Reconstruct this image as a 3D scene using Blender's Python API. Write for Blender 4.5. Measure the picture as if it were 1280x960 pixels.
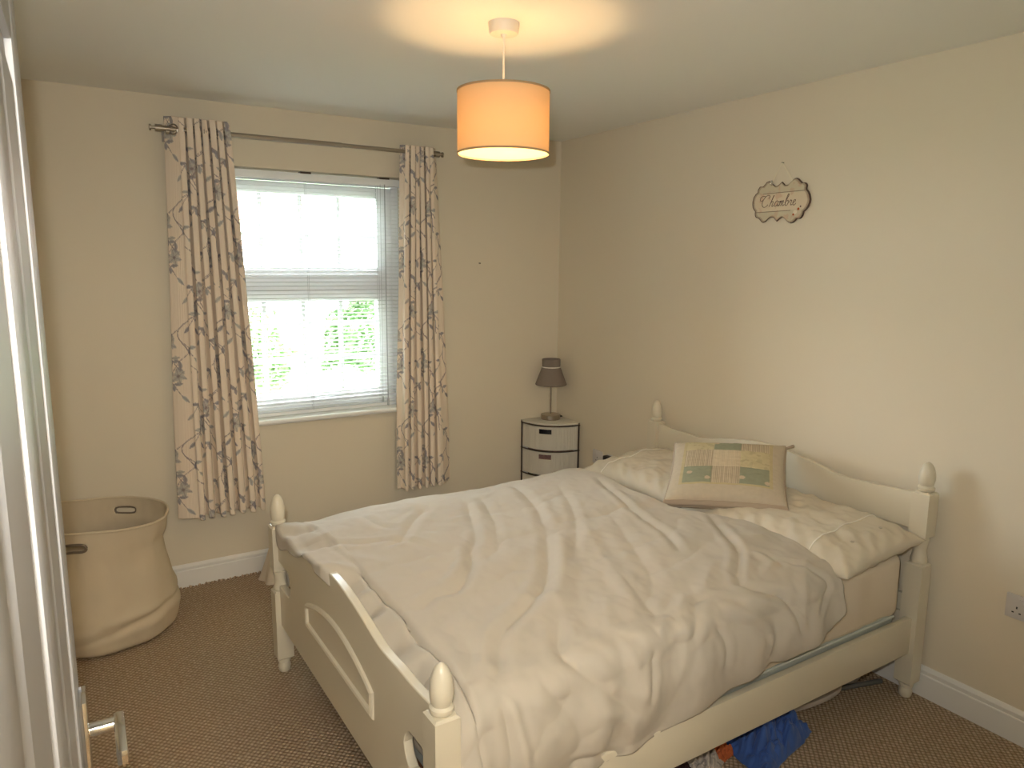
import bpy, bmesh, math, random
import numpy as np
from mathutils import Vector, Matrix, noise
random.seed(7)
PI = math.pi
for o in list(bpy.data.objects): bpy.data.objects.remove(o)
C = bpy.context.scene.collection
S = bpy.context.scene

# ------------------------------------------------------------------ camera
CAM = Vector((-2.7373, -3.8553, 1.6377))
YAW, PITCH, ROLL, FPX = 0.5549, 0.1620, 0.0080, 908.8
def _basis():
    f = Vector((math.sin(YAW)*math.cos(PITCH), math.cos(YAW)*math.cos(PITCH), -math.sin(PITCH)))
    r = Vector((math.cos(YAW), -math.sin(YAW), 0)); u = r.cross(f)
    return math.cos(ROLL)*r+math.sin(ROLL)*u, -math.sin(ROLL)*r+math.cos(ROLL)*u, f
_r, _u, _f = _basis()
cd = bpy.data.cameras.new('camera'); cd.sensor_width = 36; cd.lens = 36*FPX/1280; cd.clip_start = .02
cam = bpy.data.objects.new('camera', cd); C.objects.link(cam)
cam.matrix_world = Matrix(((_r.x, _u.x, -_f.x, CAM.x), (_r.y, _u.y, -_f.y, CAM.y), (_r.z, _u.z, -_f.z, CAM.z), (0, 0, 0, 1)))
S.camera = cam

# ------------------------------------------------------------------ light
S.view_settings.view_transform = 'Standard'; S.view_settings.look = 'None'
S.view_settings.gamma = 1; S.view_settings.use_curve_mapping = False
S.view_settings.exposure = 0.0
w = bpy.data.worlds.new('sky'); S.world = w; w.use_nodes = True
bg = w.node_tree.nodes['Background']; bg.inputs[0].default_value = (.90, .97, 1.0, 1); bg.inputs[1].default_value = 30.0
def light(name, kind, loc, energy, col, **k):
    l = bpy.data.lights.new(name, kind); l.energy = energy; l.color = col
    for a, b in k.items(): setattr(l, a, b)
    o = bpy.data.objects.new(name, l); o.location = loc; C.objects.link(o); return o
# sky portal in the window opening
pl = light('window_portal', 'AREA', (-1.605, .30, 1.465), 1, (1, 1, 1), shape='RECTANGLE', size=1.15, size_y=1.3)
pl.rotation_euler = (-PI/2, 0, 0); pl.data.cycles.is_portal = True
# the flash of the camera that took the photograph: small, just above the lens
fl = light('camera_flash', 'SPOT', CAM + _u*.075 - _r*.045 + _f*.03, 97.0, (1, .975, .92), shadow_soft_size=.012, spot_size=math.radians(118), spot_blend=1.0)
fl.rotation_euler = Vector((math.sin(YAW)*math.cos(.02), math.cos(YAW)*math.cos(.02), -math.sin(.02))).to_track_quat('-Z', 'Y').to_euler()
BULB = 205.0          # emission strength of the ceiling bulb
HALL_FILL = light('hall_fill', 'POINT', (-2.62, -4.75, 2.05), 46, (1, .90, .75), shadow_soft_size=.12)  # added fill light, unseen behind the camera, flattens the room lighting

# ------------------------------------------------------------------ materials
def N(nt, t, **k):
    n = nt.nodes.new(t)
    for a, b in k.items():
        if a.startswith('i_'): n.inputs[a[2:]].default_value = b
        elif a.startswith('n'): n.inputs[int(a[1:])].default_value = b
        else: setattr(n, a, b)
    return n
def mat(name, col, rough=.6, metal=0, bump=None, spec=.5, var=None, sheen=0, coat=0):
    """bump=(scale, strength, dist)  var=(scale, amount)"""
    m = bpy.data.materials.new(name); m.use_nodes = True; nt = m.node_tree; L = nt.links
    b = nt.nodes['Principled BSDF']
    b.inputs['Base Color'].default_value = (*col, 1); b.inputs['Roughness'].default_value = rough
    b.inputs['Metallic'].default_value = metal; b.inputs['Specular IOR Level'].default_value = spec
    b.inputs['Coat Weight'].default_value = coat
    tc = N(nt, 'ShaderNodeTexCoord')
    if sheen: b.inputs['Sheen Weight'].default_value = sheen
    if var:
        n = N(nt, 'ShaderNodeTexNoise'); n.inputs['Scale'].default_value = var[0]; n.inputs['Detail'].default_value = 4
        L.new(tc.outputs['Object'], n.inputs['Vector'])
        r = N(nt, 'ShaderNodeMapRange'); r.inputs['To Min'].default_value = 1-var[1]; r.inputs['To Max'].default_value = 1+var[1]
        L.new(n.outputs['Fac'], r.inputs['Value'])
        x = N(nt, 'ShaderNodeVectorMath', operation='SCALE'); x.inputs[0].default_value = col
        L.new(r.outputs[0], x.inputs['Scale']); L.new(x.outputs[0], b.inputs['Base Color'])
    if bump:
        n = N(nt, 'ShaderNodeTexNoise'); n.inputs['Scale'].default_value = bump[0]; n.inputs['Detail'].default_value = 3
        L.new(tc.outputs['Object'], n.inputs['Vector'])
        u = N(nt, 'ShaderNodeBump'); u.inputs['Strength'].default_value = bump[1]; u.inputs['Distance'].default_value = bump[2]
        L.new(n.outputs['Fac'], u.inputs['Height']); L.new(u.outputs[0], b.inputs['Normal'])
    return m
def weave(m, sx, sy, sz, strength=.3, dist=.001):
    """woven thread relief: product of sines over object coordinates"""
    nt = m.node_tree; L = nt.links; b = nt.nodes['Principled BSDF']
    tc = N(nt, 'ShaderNodeTexCoord'); sp = N(nt, 'ShaderNodeSeparateXYZ'); L.new(tc.outputs['Object'], sp.inputs[0])
    outs = []
    for i, s in enumerate((sx, sy, sz)):
        if not s: continue
        a = N(nt, 'ShaderNodeMath', operation='MULTIPLY'); a.inputs[1].default_value = s
        c = N(nt, 'ShaderNodeMath', operation='SINE'); L.new(sp.outputs[i], a.inputs[0]); L.new(a.outputs[0], c.inputs[0]); outs.append(c)
    h = outs[0]
    for o in outs[1:]:
        k = N(nt, 'ShaderNodeMath', operation='ADD'); L.new(h.outputs[0], k.inputs[0]); L.new(o.outputs[0], k.inputs[1]); h = k
    u = N(nt, 'ShaderNodeBump'); u.inputs['Strength'].default_value = strength; u.inputs['Distance'].default_value = dist
    L.new(h.outputs[0], u.inputs['Height']); L.new(u.outputs[0], b.inputs['Normal'])
    return m
def attrmat(name, attr='print', rough=.9, bump=None, trans=0):
    m = mat(name, (.5, .5, .5), rough, bump=bump, spec=.2); nt = m.node_tree
    a = N(nt, 'ShaderNodeAttribute', attribute_name=attr)
    nt.links.new(a.outputs['Color'], nt.nodes['Principled BSDF'].inputs['Base Color'])
    return m

WALLC = (.76, .685, .54)
M = {}
M['wall'] = mat('magnolia_emulsion', WALLC, .75, bump=(140, .10, .002), var=(1.3, .02), spec=.3)
M['ceiling'] = mat('ceiling_white_emulsion', (.88, .87, .81), .9, bump=(90, .08, .002), spec=.2)
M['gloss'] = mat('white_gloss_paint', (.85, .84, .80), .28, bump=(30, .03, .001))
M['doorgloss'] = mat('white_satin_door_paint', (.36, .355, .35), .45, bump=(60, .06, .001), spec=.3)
M['upvc'] = mat('white_window_plastic', (.92, .94, .96), .3)
M['bedpaint'] = mat('cream_bed_paint', (.72, .66, .52), .30, bump=(25, .03, .001))
M['brass'] = mat('brushed_nickel', (.44, .39, .33), .30, 1, bump=(200, .05, .001))
M['chrome'] = mat('polished_chrome', (.80, .79, .77), .10, 1)
M['slat'] = mat('white_blind_slat', (.90, .93, .94), .45)
M['string'] = mat('grey_blind_cord', (.45, .47, .48), .8)
M['duvet'] = mat('cream_cotton_duvet_cover', (.555, .505, .425), .88, bump=(900, .12, .0006), var=(2.2, .02), spec=.15, sheen=.1)
M['pillow'] = mat('cream_cotton_pillow_cover', (.65, .585, .465), .88, bump=(900, .12, .0006), spec=.15, sheen=.1)
M['sheet'] = mat('beige_fitted_sheet', (.74, .645, .51), .9, bump=(400, .15, .001), spec=.1)
M['mattress'] = mat('pale_green_mattress_ticking', (.54, .57, .52), .85, bump=(300, .1, .001))
M['piping'] = mat('white_cotton_piping', (.85, .80, .70), .8)
M['button'] = mat('pale_shell_button', (.50, .44, .34), .35)
M['wood'] = mat('brown_slat_timber', (.17, .075, .035), .6, bump=(60, .2, .002), var=(20, .25))
M['dark'] = mat('black_plastic', (.012, .012, .014), .45)
M['socket'] = mat('white_socket_plastic', (.66, .63, .60), .3)
M['canvas'] = mat('natural_canvas', (.66, .56, .405), .95, bump=(500, .25, .001), var=(6, .04), spec=.1)
M['leather'] = mat('brown_grey_handle_lining', (.19, .15, .11), .5, bump=(200, .1, .001))
M['wicker'] = weave(mat('white_painted_wicker', (.74, .70, .60), .6), 900, 900, 1500, .5, .0015)
M['ironrod'] = mat('dark_bronze_rod', (.10, .075, .06), .4, .8)
M['shadegrey'] = weave(mat('taupe_linen_shade', (.26, .215, .18), .9, spec=.1), 1500, 1500, 1500, .5, .0008)
M['blue'] = mat('blue_cotton_cloth', (.055, .12, .38), .95, bump=(300, .2, .001), var=(8, .15), spec=.1, sheen=.2)
M['orange'] = mat('orange_cloth', (.50, .12, .035), .9)
M['maroon'] = mat('dark_maroon_cloth', (.035, .012, .016), .9)
M['greymetal'] = mat('grey_painted_steel', (.16, .16, .15), .45, .3)
M['palecloth'] = mat('pale_grey_cover_cloth', (.50, .44, .38), .9, bump=(300, .2, .001))
M['paper'] = mat('crumpled_white_paper', (.60, .58, .56), .8)
M['whitefabric'] = mat('soft_white_fabric', (.72, .62, .48), .9, bump=(300, .2, .001))
M['nail'] = mat('dull_steel_nail', (.12, .10, .08), .5, .7)
M['cordwhite'] = mat('white_pvc_flex', (.75, .72, .64), .4)
M['leaf'] = mat('garden_leaf', (.05, .11, .03), .7, var=(3, .5))
M['bark'] = mat('grey_bark', (.12, .09, .06), .9)
M['lawn'] = mat('garden_lawn', (.16, .24, .10), .95, var=(2, .3))
M['render'] = mat('white_house_render', (.62, .60, .57), .9)
M['tile'] = mat('red_roof_tile', (.30, .15, .12), .85, bump=(4, .3, .02))
M['darkglass'] = mat('far_window_glass', (.08, .09, .10), .1)

def carpet_mat():
    m = mat('looped_brown_carpet', (.19, .125, .075), 1.0, spec=.05); nt = m.node_tree; L = nt.links
    b = nt.nodes['Principled BSDF']
    tc = N(nt, 'ShaderNodeTexCoord')
    ns = N(nt, 'ShaderNodeTexNoise'); ns.inputs['Scale'].default_value = 45; ns.inputs['Detail'].default_value = 2
    L.new(tc.outputs['Object'], ns.inputs['Vector'])
    a0 = N(nt, 'ShaderNodeVectorMath', operation='SCALE'); a0.inputs['Scale'].default_value = .006; L.new(ns.outputs['Color'], a0.inputs[0])
    ad = N(nt, 'ShaderNodeVectorMath', operation='ADD'); L.new(tc.outputs['Object'], ad.inputs[0]); L.new(a0.outputs[0], ad.inputs[1])
    mp = N(nt, 'ShaderNodeMapping'); mp.inputs['Rotation'].default_value = (0, 0, math.radians(45)); L.new(ad.outputs[0], mp.inputs[0])
    sp = N(nt, 'ShaderNodeSeparateXYZ'); L.new(mp.outputs[0], sp.inputs[0])
    sn = []
    for i in range(2):
        k = N(nt, 'ShaderNodeMath', operation='MULTIPLY'); k.inputs[1].default_value = PI/.0150
        s = N(nt, 'ShaderNodeMath', operation='SINE'); q = N(nt, 'ShaderNodeMath', operation='ABSOLUTE')
        L.new(sp.outputs[i], k.inputs[0]); L.new(k.outputs[0], s.inputs[0]); L.new(s.outputs[0], q.inputs[0]); sn.append(q)
    pr = N(nt, 'ShaderNodeMath', operation='MULTIPLY'); L.new(sn[0].outputs[0], pr.inputs[0]); L.new(sn[1].outputs[0], pr.inputs[1])
    po = N(nt, 'ShaderNodeMath', operation='POWER'); po.inputs[1].default_value = .55; L.new(pr.outputs[0], po.inputs[0])
    bu = N(nt, 'ShaderNodeBump'); bu.inputs['Strength'].default_value = 1; bu.inputs['Distance'].default_value = .0045
    L.new(po.outputs[0], bu.inputs['Height']); L.new(bu.outputs[0], b.inputs['Normal'])
    # yarn colour: darker backing between the loops, tone varying from loop to loop
    vo = N(nt, 'ShaderNodeTexNoise'); vo.inputs['Scale'].default_value = 70; vo.inputs['Detail'].default_value = 3; L.new(tc.outputs['Object'], vo.inputs['Vector'])
    ra = N(nt, 'ShaderNodeValToRGB'); L.new(vo.outputs['Fac'], ra.inputs[0])
    ra.color_ramp.elements[0].position = .3; ra.color_ramp.elements[0].color = (.50, .37, .245, 1)
    ra.color_ramp.elements[1].position = .7; ra.color_ramp.elements[1].color = (.74, .60, .44, 1)
    mx = N(nt, 'ShaderNodeMix', data_type='RGBA', blend_type='MIX'); L.new(po.outputs[0], mx.inputs['Factor'])
    mx.inputs[6].default_value = (.25, .17, .105, 1); L.new(ra.outputs[0], mx.inputs[7]); L.new(mx.outputs[2], b.inputs['Base Color'])
    return m
M['carpet'] = carpet_mat()
def shade_mat():
    m = bpy.data.materials.new('warm_linen_drum_shade'); m.use_nodes = True; nt = m.node_tree; L = nt.links
    b = nt.nodes['Principled BSDF']; b.inputs['Roughness'].default_value = .9; b.inputs['Base Color'].default_value = (.62, .46, .27, 1)
    tc = N(nt, 'ShaderNodeTexCoord'); n = N(nt, 'ShaderNodeTexNoise'); n.inputs['Scale'].default_value = 90
    mp = N(nt, 'ShaderNodeMapping'); mp.inputs['Scale'].default_value = (1, 1, 9); L.new(tc.outputs['Object'], mp.inputs[0]); L.new(mp.outputs[0], n.inputs['Vector'])
    r = N(nt, 'ShaderNodeValToRGB'); r.color_ramp.elements[0].color = (.70, .355, .105, 1); r.color_ramp.elements[1].color = (.84, .47, .16, 1); L.new(n.outputs['Fac'], r.inputs[0])
    t = N(nt, 'ShaderNodeBsdfTranslucent'); L.new(r.outputs[0], t.inputs[0])
    mx = N(nt, 'ShaderNodeMixShader'); mx.inputs[0].default_value = .095
    L.new(b.outputs[0], mx.inputs[1]); L.new(t.outputs[0], mx.inputs[2]); L.new(mx.outputs[0], nt.nodes['Material Output'].inputs[0])
    return m
M['drum'] = shade_mat()
def glass_mat():
    m = bpy.data.materials.new('clear_window_glass'); m.use_nodes = True; nt = m.node_tree; L = nt.links
    t = N(nt, 'ShaderNodeBsdfTransparent'); g = N(nt, 'ShaderNodeBsdfGlossy'); g.inputs['Roughness'].default_value = .02
    f = N(nt, 'ShaderNodeFresnel'); f.inputs[0].default_value = 1.45
    mx = N(nt, 'ShaderNodeMixShader'); L.new(f.outputs[0], mx.inputs[0]); L.new(t.outputs[0], mx.inputs[1]); L.new(g.outputs[0], mx.inputs[2])
    L.new(mx.outputs[0], nt.nodes['Material Output'].inputs[0]); return m
M['glass'] = glass_mat()
def emit(name, col, s):
    m = bpy.data.materials.new(name); m.use_nodes = True; nt = m.node_tree
    e = N(nt, 'ShaderNodeEmission'); e.inputs[0].default_value = (*col, 1); e.inputs[1].default_value = s
    nt.links.new(e.outputs[0], nt.nodes['Material Output'].inputs[0]); return m
M['bulb'] = emit('lit_bulb', (1, .66, .32), BULB)
M['curtain'] = attrmat('floral_print_curtain_cloth', bump=(600, .15, .001))
M['patch'] = attrmat('patchwork_print_cloth', bump=(500, .3, .001))
M['signpaint'] = attrmat('aged_sign_face', rough=.5)
M['signedge'] = mat('dark_brown_sign_edge', (.10, .055, .035), .6)
M['ink'] = mat('brown_sign_lettering', (.13, .06, .045), .6)
M['ribbon'] = mat('sheer_cream_ribbon', (.80, .72, .55), .7)

# ------------------------------------------------------------------ mesh helpers
class MB:
    def __init__(s): s.v = []; s.f = []
    def add(s, v, f):
        n = len(s.v); s.v += [tuple(p) for p in v]; s.f += [tuple(i+n for i in q) for q in f]; return s
    def box(s, x0, x1, y0, y1, z0, z1):
        return s.add([(x0,y0,z0),(x1,y0,z0),(x1,y1,z0),(x0,y1,z0),(x0,y0,z1),(x1,y0,z1),(x1,y1,z1),(x0,y1,z1)],
                     [(0,3,2,1),(4,5,6,7),(0,1,5,4),(1,2,6,5),(2,3,7,6),(3,0,4,7)])
    def lathe(s, prof, c=(0,0,0), n=24, cap=True):
        v = []; f = []
        for r, z in prof:
            for k in range(n):
                a = 2*PI*k/n; v.append((c[0]+r*math.cos(a), c[1]+r*math.sin(a), c[2]+z))
        for i in range(len(prof)-1):
            for k in range(n):
                f.append((i*n+k, i*n+(k+1) % n, (i+1)*n+(k+1) % n, (i+1)*n+k))
        if cap:
            f.append(tuple(range(n))[::-1]); f.append(tuple((len(prof)-1)*n+k for k in range(n)))
        return s.add(v, f)
    def tube(s, pts, r, n=8, cap=True):
        pts = [Vector(p) for p in pts]; v = []; f = []
        d0 = (pts[1]-pts[0]).normalized(); up = Vector((0, 0, 1)) if abs(d0.z) < .9 else Vector((1, 0, 0))
        for i, p in enumerate(pts):
            d = (pts[min(i+1, len(pts)-1)]-pts[max(i-1, 0)]).normalized()
            a = up.cross(d).normalized(); b = d.cross(a); up = b
            rr = r[i] if isinstance(r, (list, tuple)) else r
            for k in range(n):
                t = 2*PI*k/n; v.append(p+a*rr*math.cos(t)+b*rr*math.sin(t))
        for i in range(len(pts)-1):
            for k in range(n): f.append((i*n+k, i*n+(k+1) % n, (i+1)*n+(k+1) % n, (i+1)*n+k))
        if cap: f.append(tuple(range(n))[::-1]); f.append(tuple((len(pts)-1)*n+k for k in range(n)))
        return s.add(v, f)
    def prism(s, pts, d):
        """closed outline pts (3D, planar) extruded by vector d"""
        n = len(pts); v = [Vector(p) for p in pts]+[Vector(p)+Vector(d) for p in pts]
        return s.add(v, [tuple(range(n))[::-1], tuple(range(n, 2*n))]+[(i, (i+1) % n, n+(i+1) % n, n+i) for i in range(n)])
    def grid(s, P, closed_u=False):
        """P[i][j] array of points"""
        P = np.asarray(P, float); a, b = P.shape[:2]; v = P.reshape(-1, 3).tolist(); f = []
        for i in range(a-1+(1 if closed_u else 0)):
            for j in range(b-1): f.append((i*b+j, ((i+1) % a)*b+j, ((i+1) % a)*b+j+1, i*b+j+1))
        return s.add(v, f)
def link(name, me, parent=None):
    o = bpy.data.objects.new(name, me); C.objects.link(o)
    if parent: o.parent = parent
    return o
def obj(name, mb, m, parent=None, bev=0, smooth=True, ang=40, fix=True):
    me = bpy.data.meshes.new(name); me.from_pydata(mb.v, [], mb.f); me.update()
    if fix or bev:
        bm = bmesh.new(); bm.from_mesh(me)
        bmesh.ops.recalc_face_normals(bm, faces=bm.faces)
        if bev:
            es = [e for e in bm.edges if len(e.link_faces) == 2 and e.calc_face_angle(0) > .5]
            bmesh.ops.bevel(bm, geom=es, offset=bev, segments=2, profile=.6, affect='EDGES', clamp_overlap=True)
        bm.to_mesh(me); bm.free()
    if smooth:
        me.polygons.foreach_set('use_smooth', [True]*len(me.polygons)); me.set_sharp_from_angle(angle=math.radians(ang))
    me.materials.append(M[m] if isinstance(m, str) else m)
    return link(name, me, parent)
def thing(name, label, cat, loc=(0, 0, 0), rz=0, group=None):
    o = bpy.data.objects.new(name, None); C.objects.link(o); o.location = loc; o.rotation_euler = (0, 0, rz)
    o.empty_display_size = .1
    return tag(o, label, cat, group)
def tag(o, label, cat, group=None):
    o['label'] = label; o['category'] = cat
    if group: o['group'] = group
    return o
def struct(name, mb, m, parent=None, **k):
    o = obj(name, mb, m, parent, **k)
    if not parent: o['kind'] = 'structure'
    return o
def setcol(o, cols, name='print'):
    a = o.data.color_attributes.new(name, 'FLOAT_COLOR', 'POINT')
    c = np.ones((len(o.data.vertices), 4), np.float32); c[:, :3] = cols; a.data.foreach_set('color', c.ravel())
def fbm(x, y, z, o=4): return noise.fractal(Vector((x, y, z)), .9, 2.0, o)

# ------------------------------------------------------------------ room shell
H = 2.4; XL = -3.02; YF = -3.56; T = .12
struct('floor', MB().box(XL-T, T, -5.6, T, -.10, 0), 'carpet', smooth=False)
struct('ceiling', MB().box(XL-T, T, -5.6, .30, H, H+.1), 'ceiling', smooth=False)
struct('wall_right', MB().box(0, T, -5.6, .30, 0, H), 'wall', smooth=False)
struct('wall_left', MB().box(XL-T, XL, -5.6, .30, 0, H), 'wall', smooth=False)
WX0, WX1, WZ0, WZ1 = -2.16, -1.05, .815, 2.108          # window opening
wb = MB().box(XL, WX0, 0, .30, 0, H).box(WX1, 0, 0, .30, 0, H).box(WX0, WX1, 0, .30, 0, WZ0).box(WX0, WX1, 0, .30, WZ1, H)
struct('wall_back', wb, 'wall', smooth=False)
DX0, DX1 = -2.80, -1.86                                   # doorway
wf = MB().box(XL, DX0, YF-T, YF, 0, H).box(DX1, 0, YF-T, YF, 0, H).box(DX0, DX1, YF-T, YF, 2.02, H)
struct('wall_front', wf, 'wall', smooth=False)
struct('wall_hall', MB().box(XL, 0, -5.2-T, -5.2, 0, H), 'wall', smooth=False)
def skirting(name, p0, p1, nrm):
    prof = [(0, 0), (.017, 0), (.017, .088), (.0155, .091), (.0125, .092), (.0125, .096), (.014, .100), (.0135, .108), (.009, .116), (.005, .121), (0, .121)]
    p0 = Vector(p0); p1 = Vector(p1); n = Vector(nrm)
    struct(name, MB().prism([p0+n*a+Vector((0, 0, b)) for a, b in prof], p1-p0), 'gloss', ang=25)
skirting('baseboard_back', (XL, 0, 0), (0, 0, 0), (0, -1, 0))
skirting('baseboard_right', (0, YF, 0), (0, -.017, 0), (-1, 0, 0))
skirting('baseboard_left', (XL, YF, 0), (XL, -.017, 0), (1, 0, 0))
skirting('baseboard_front', (DX1+.06, YF, 0), (-.017, YF, 0), (0, 1, 0))
struct('trim_1', MB().box(DX1-.03, DX1, YF-T, YF, 0, 2.02).box(DX0, DX0+.03, YF-T, YF, 0, 2.02).box(DX0, DX1, YF-T, YF, 1.99, 2.02), 'gloss', bev=.002)
struct('trim_2', MB().box(DX1-.01, DX1+.055, YF, YF+.016, 0, 2.07).box(DX0, DX1, YF, YF+.016, 2.01, 2.07), 'gloss', bev=.004)
# frayed edge of the carpet against the skirting board
cb = MB()
for i in range(300):
    x = -2.99+i*.0099+random.uniform(-.003, .003); r = random.uniform(.003, .0075)
    cb.lathe([(r*.4, 0), (r, r*.5), (r*.8, r*1.2), (r*.2, r*1.6)], (x, -.022, 0), 6)
ce = struct('carpet_edge', cb, 'carpet'); ce.parent = bpy.data.objects['floor']; ce['kind'] = 'stuff'

# ------------------------------------------------------------------ window
FY0, FY1 = .12, .18
win = struct('window_1', MB().box(WX0, WX0+.045, FY0, FY1, WZ0+.02, WZ1).box(WX1-.045, WX1, FY0, FY1, WZ0+.02, WZ1)
             .box(WX0+.045, WX1-.045, FY0, FY1, WZ1-.045, WZ1).box(WX0+.045, WX1-.045, FY0, FY1, WZ0+.02, WZ0+.065)
             .box(WX0+.045, WX1-.045, FY0-.005, FY1, 1.495, 1.568), 'upvc', bev=.004)
GX0, GX1 = -2.027, -1.187
def sash(z0, z1, name='sash'):
    return obj(name, MB().box(WX0+.05, GX0, FY0-.012, FY0+.05, z0, z1).box(GX1, WX1-.05, FY0-.012, FY0+.05, z0, z1)
               .box(GX0, GX1, FY0-.012, FY0+.05, z0, z0+.05).box(GX0, GX1, FY0-.012, FY0+.05, z1-.06, z1), 'upvc', win, bev=.006)
def bars(par, zs, z0, z1):
    for x in (-1.817, -1.607, -1.397):
        obj('glazing_bar', MB().box(x-.011, x+.011, FY0+.018, FY0+.04, z0, z1), 'upvc', par, bev=.003)
    for z in zs: obj('glazing_bar', MB().box(GX0, GX1, FY0+.019, FY0+.039, z-.011, z+.011), 'upvc', par, bev=.003)
sl = sash(.88, 1.495); bars(sl, (1.31, 1.12), .93, 1.435)
su = sash(1.568, 2.058); bars(su, (1.785,), 1.618, 1.998)
obj('pane', MB().box(GX0-.005, GX1+.005, FY0+.027, FY0+.031, .925, 1.44), 'glass', sl, smooth=False)
obj('pane', MB().box(GX0-.005, GX1+.005, FY0+.027, FY0+.031, 1.61, 2.0), 'glass', su, smooth=False)
hd = MB().box(-1.575, -1.555, FY0-.03, FY0-.010, .888, .912).box(-1.572, -1.465, FY0-.042, FY0-.028, .892, .908)
obj('handle', hd, 'upvc', sl, bev=.004)
sb = []
for k in range(9):
    a = PI/2*(k/8)*2-PI/2; sb.append((0, -.028-.014*math.cos(a), .815+.014*math.sin(a)))
pts = [(WX0-.05, 0, .801), (WX0-.05, -.028, .801)]+[(WX0-.05, b, c) for _, b, c in sb]+[(WX0-.05, -.028, .829), (WX0-.05, 0, .829)]
sill = MB().prism(pts, (WX1-WX0+.10, 0, 0)).box(WX0, WX1, -.001, FY0+.02, .8151, .829)
obj('window_sill', sill, 'gloss', win, ang=30)

# ------------------------------------------------------------------ venetian blind
BY = .052; BX0, BX1 = WX0+.015, WX1-.012
bl = thing('venetian_blind', 'white metal venetian blind hanging open in the window recess', 'blind', (0, BY, WZ1))
def loc(mb, o):   # shift world vertices into the empty's frame
    l = o.location
    mb.v = [(a-l.x, b-l.y, c-l.z) for a, b, c in mb.v]; return mb
obj('head_rail', loc(MB().box(BX0, BX1, BY-.019, BY+.019, 2.062, 2.100), bl), M['slat'], bl, bev=.003)
for x in (-2.05, -1.60, -1.165):
    obj('bracket', loc(MB().box(x-.028, x+.028, BY-.022, BY+.02, 2.098, 2.1075), bl), 'ironrod', bl)
smb = []
for k in range(7):
    t = -1+2*k/6; smb.append((t*.0125, .0016*(1-t*t)))
def slat_mb(z, sag=0):
    m = MB(); tilt = math.radians(6); P = []
    top = [(a*math.cos(tilt)-b*math.sin(tilt), a*math.sin(tilt)+b*math.cos(tilt)) for a, b in smb]
    ring = [(BX0, BY+a, z+b+.0004) for a, b in top]+[(BX0, BY+a, z+b-.0004) for a, b in top[::-1]]
    return m.prism(ring, (BX1-BX0, 0, 0))
sz = 2.048; first = None; k = 0
while sz > .86:
    if first is None:
        first = obj('slat', loc(slat_mb(2.048), bl), 'slat', bl, ang=50)
    else:
        c = first.copy(); C.objects.link(c); c.parent = bl; c.location = (0, 0, sz-2.048)
        c.rotation_euler = (math.radians(random.uniform(-2.5, 2.5)), random.uniform(-.0007, .0007), 0)
    sz -= .0212; k += 1
obj('bottom_rail', loc(MB().box(BX0, BX1, BY-.013, BY+.013, .833, .851), bl), 'slat', bl, bev=.004)
for x in (-2.0, -1.60, -1.205):
    for dy in (-.0135, .0135):
        obj('ladder_cord', loc(MB().tube([(x, BY+dy, 2.065), (x, BY+dy, .85)], .0009, 5), bl), 'string', bl)
obj('tilt_wand', loc(MB().tube([(-1.168, BY-.026, 2.07), (-1.172, BY-.03, 1.4), (-1.172, BY-.03, .845)], .0028, 8).tube([(-1.172, BY-.03, .875), (-1.172, BY-.03, .835)], .006, 8), bl), 'string', bl)
obj('lift_cord', loc(MB().tube([(-1.192, BY-.023, 2.07), (-1.20, BY-.024, .90)], .0012, 5).lathe([(.001, .03), (.004, .026), (.006, 0), (.003, -.004)], (-1.20, BY-.024, .86), 8), bl), 'string', bl)

# ------------------------------------------------------------------ curtain pole
RZ = 2.236; RY = -.105
rod = thing('curtain_pole', 'brushed metal curtain pole with stubby end caps above the window', 'curtain pole', (-1.6, RY, RZ))
obj('pole', loc(MB().tube([(-2.285, RY, RZ), (-.925, RY, RZ)], .0105, 16), rod), 'brass', rod)
obj('pole_sleeve', loc(MB().tube([(-2.285, RY, RZ), (-1.45, RY, RZ)], .0125, 16), rod), 'brass', rod)
for s, x in ((-1, -2.285), (1, -.925)):
    f = obj('finial', loc(MB().tube([(x, RY, RZ), (x+s*.028, RY, RZ)], .0165, 20).tube([(x+s*.028, RY, RZ), (x+s*.046, RY, RZ)], .006, 12), rod), 'brass', rod)
    obj('end_disc', loc(MB().tube([(x+s*.045, RY, RZ), (x+s*.052, RY, RZ)], .014, 20), rod), 'brass', f)
for x in (-2.262, -.945):
    obj('bracket', loc(MB().box(x-.006, x+.006, RY, 0, RZ-.022, RZ-.012).box(x-.014, x+.014, -.006, -.0005, RZ-.045, RZ+.02).tube([(x-.006, RY, RZ-.012), (x+.006, RY, RZ-.012)], .012, 12), rod), 'brass', rod)

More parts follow.
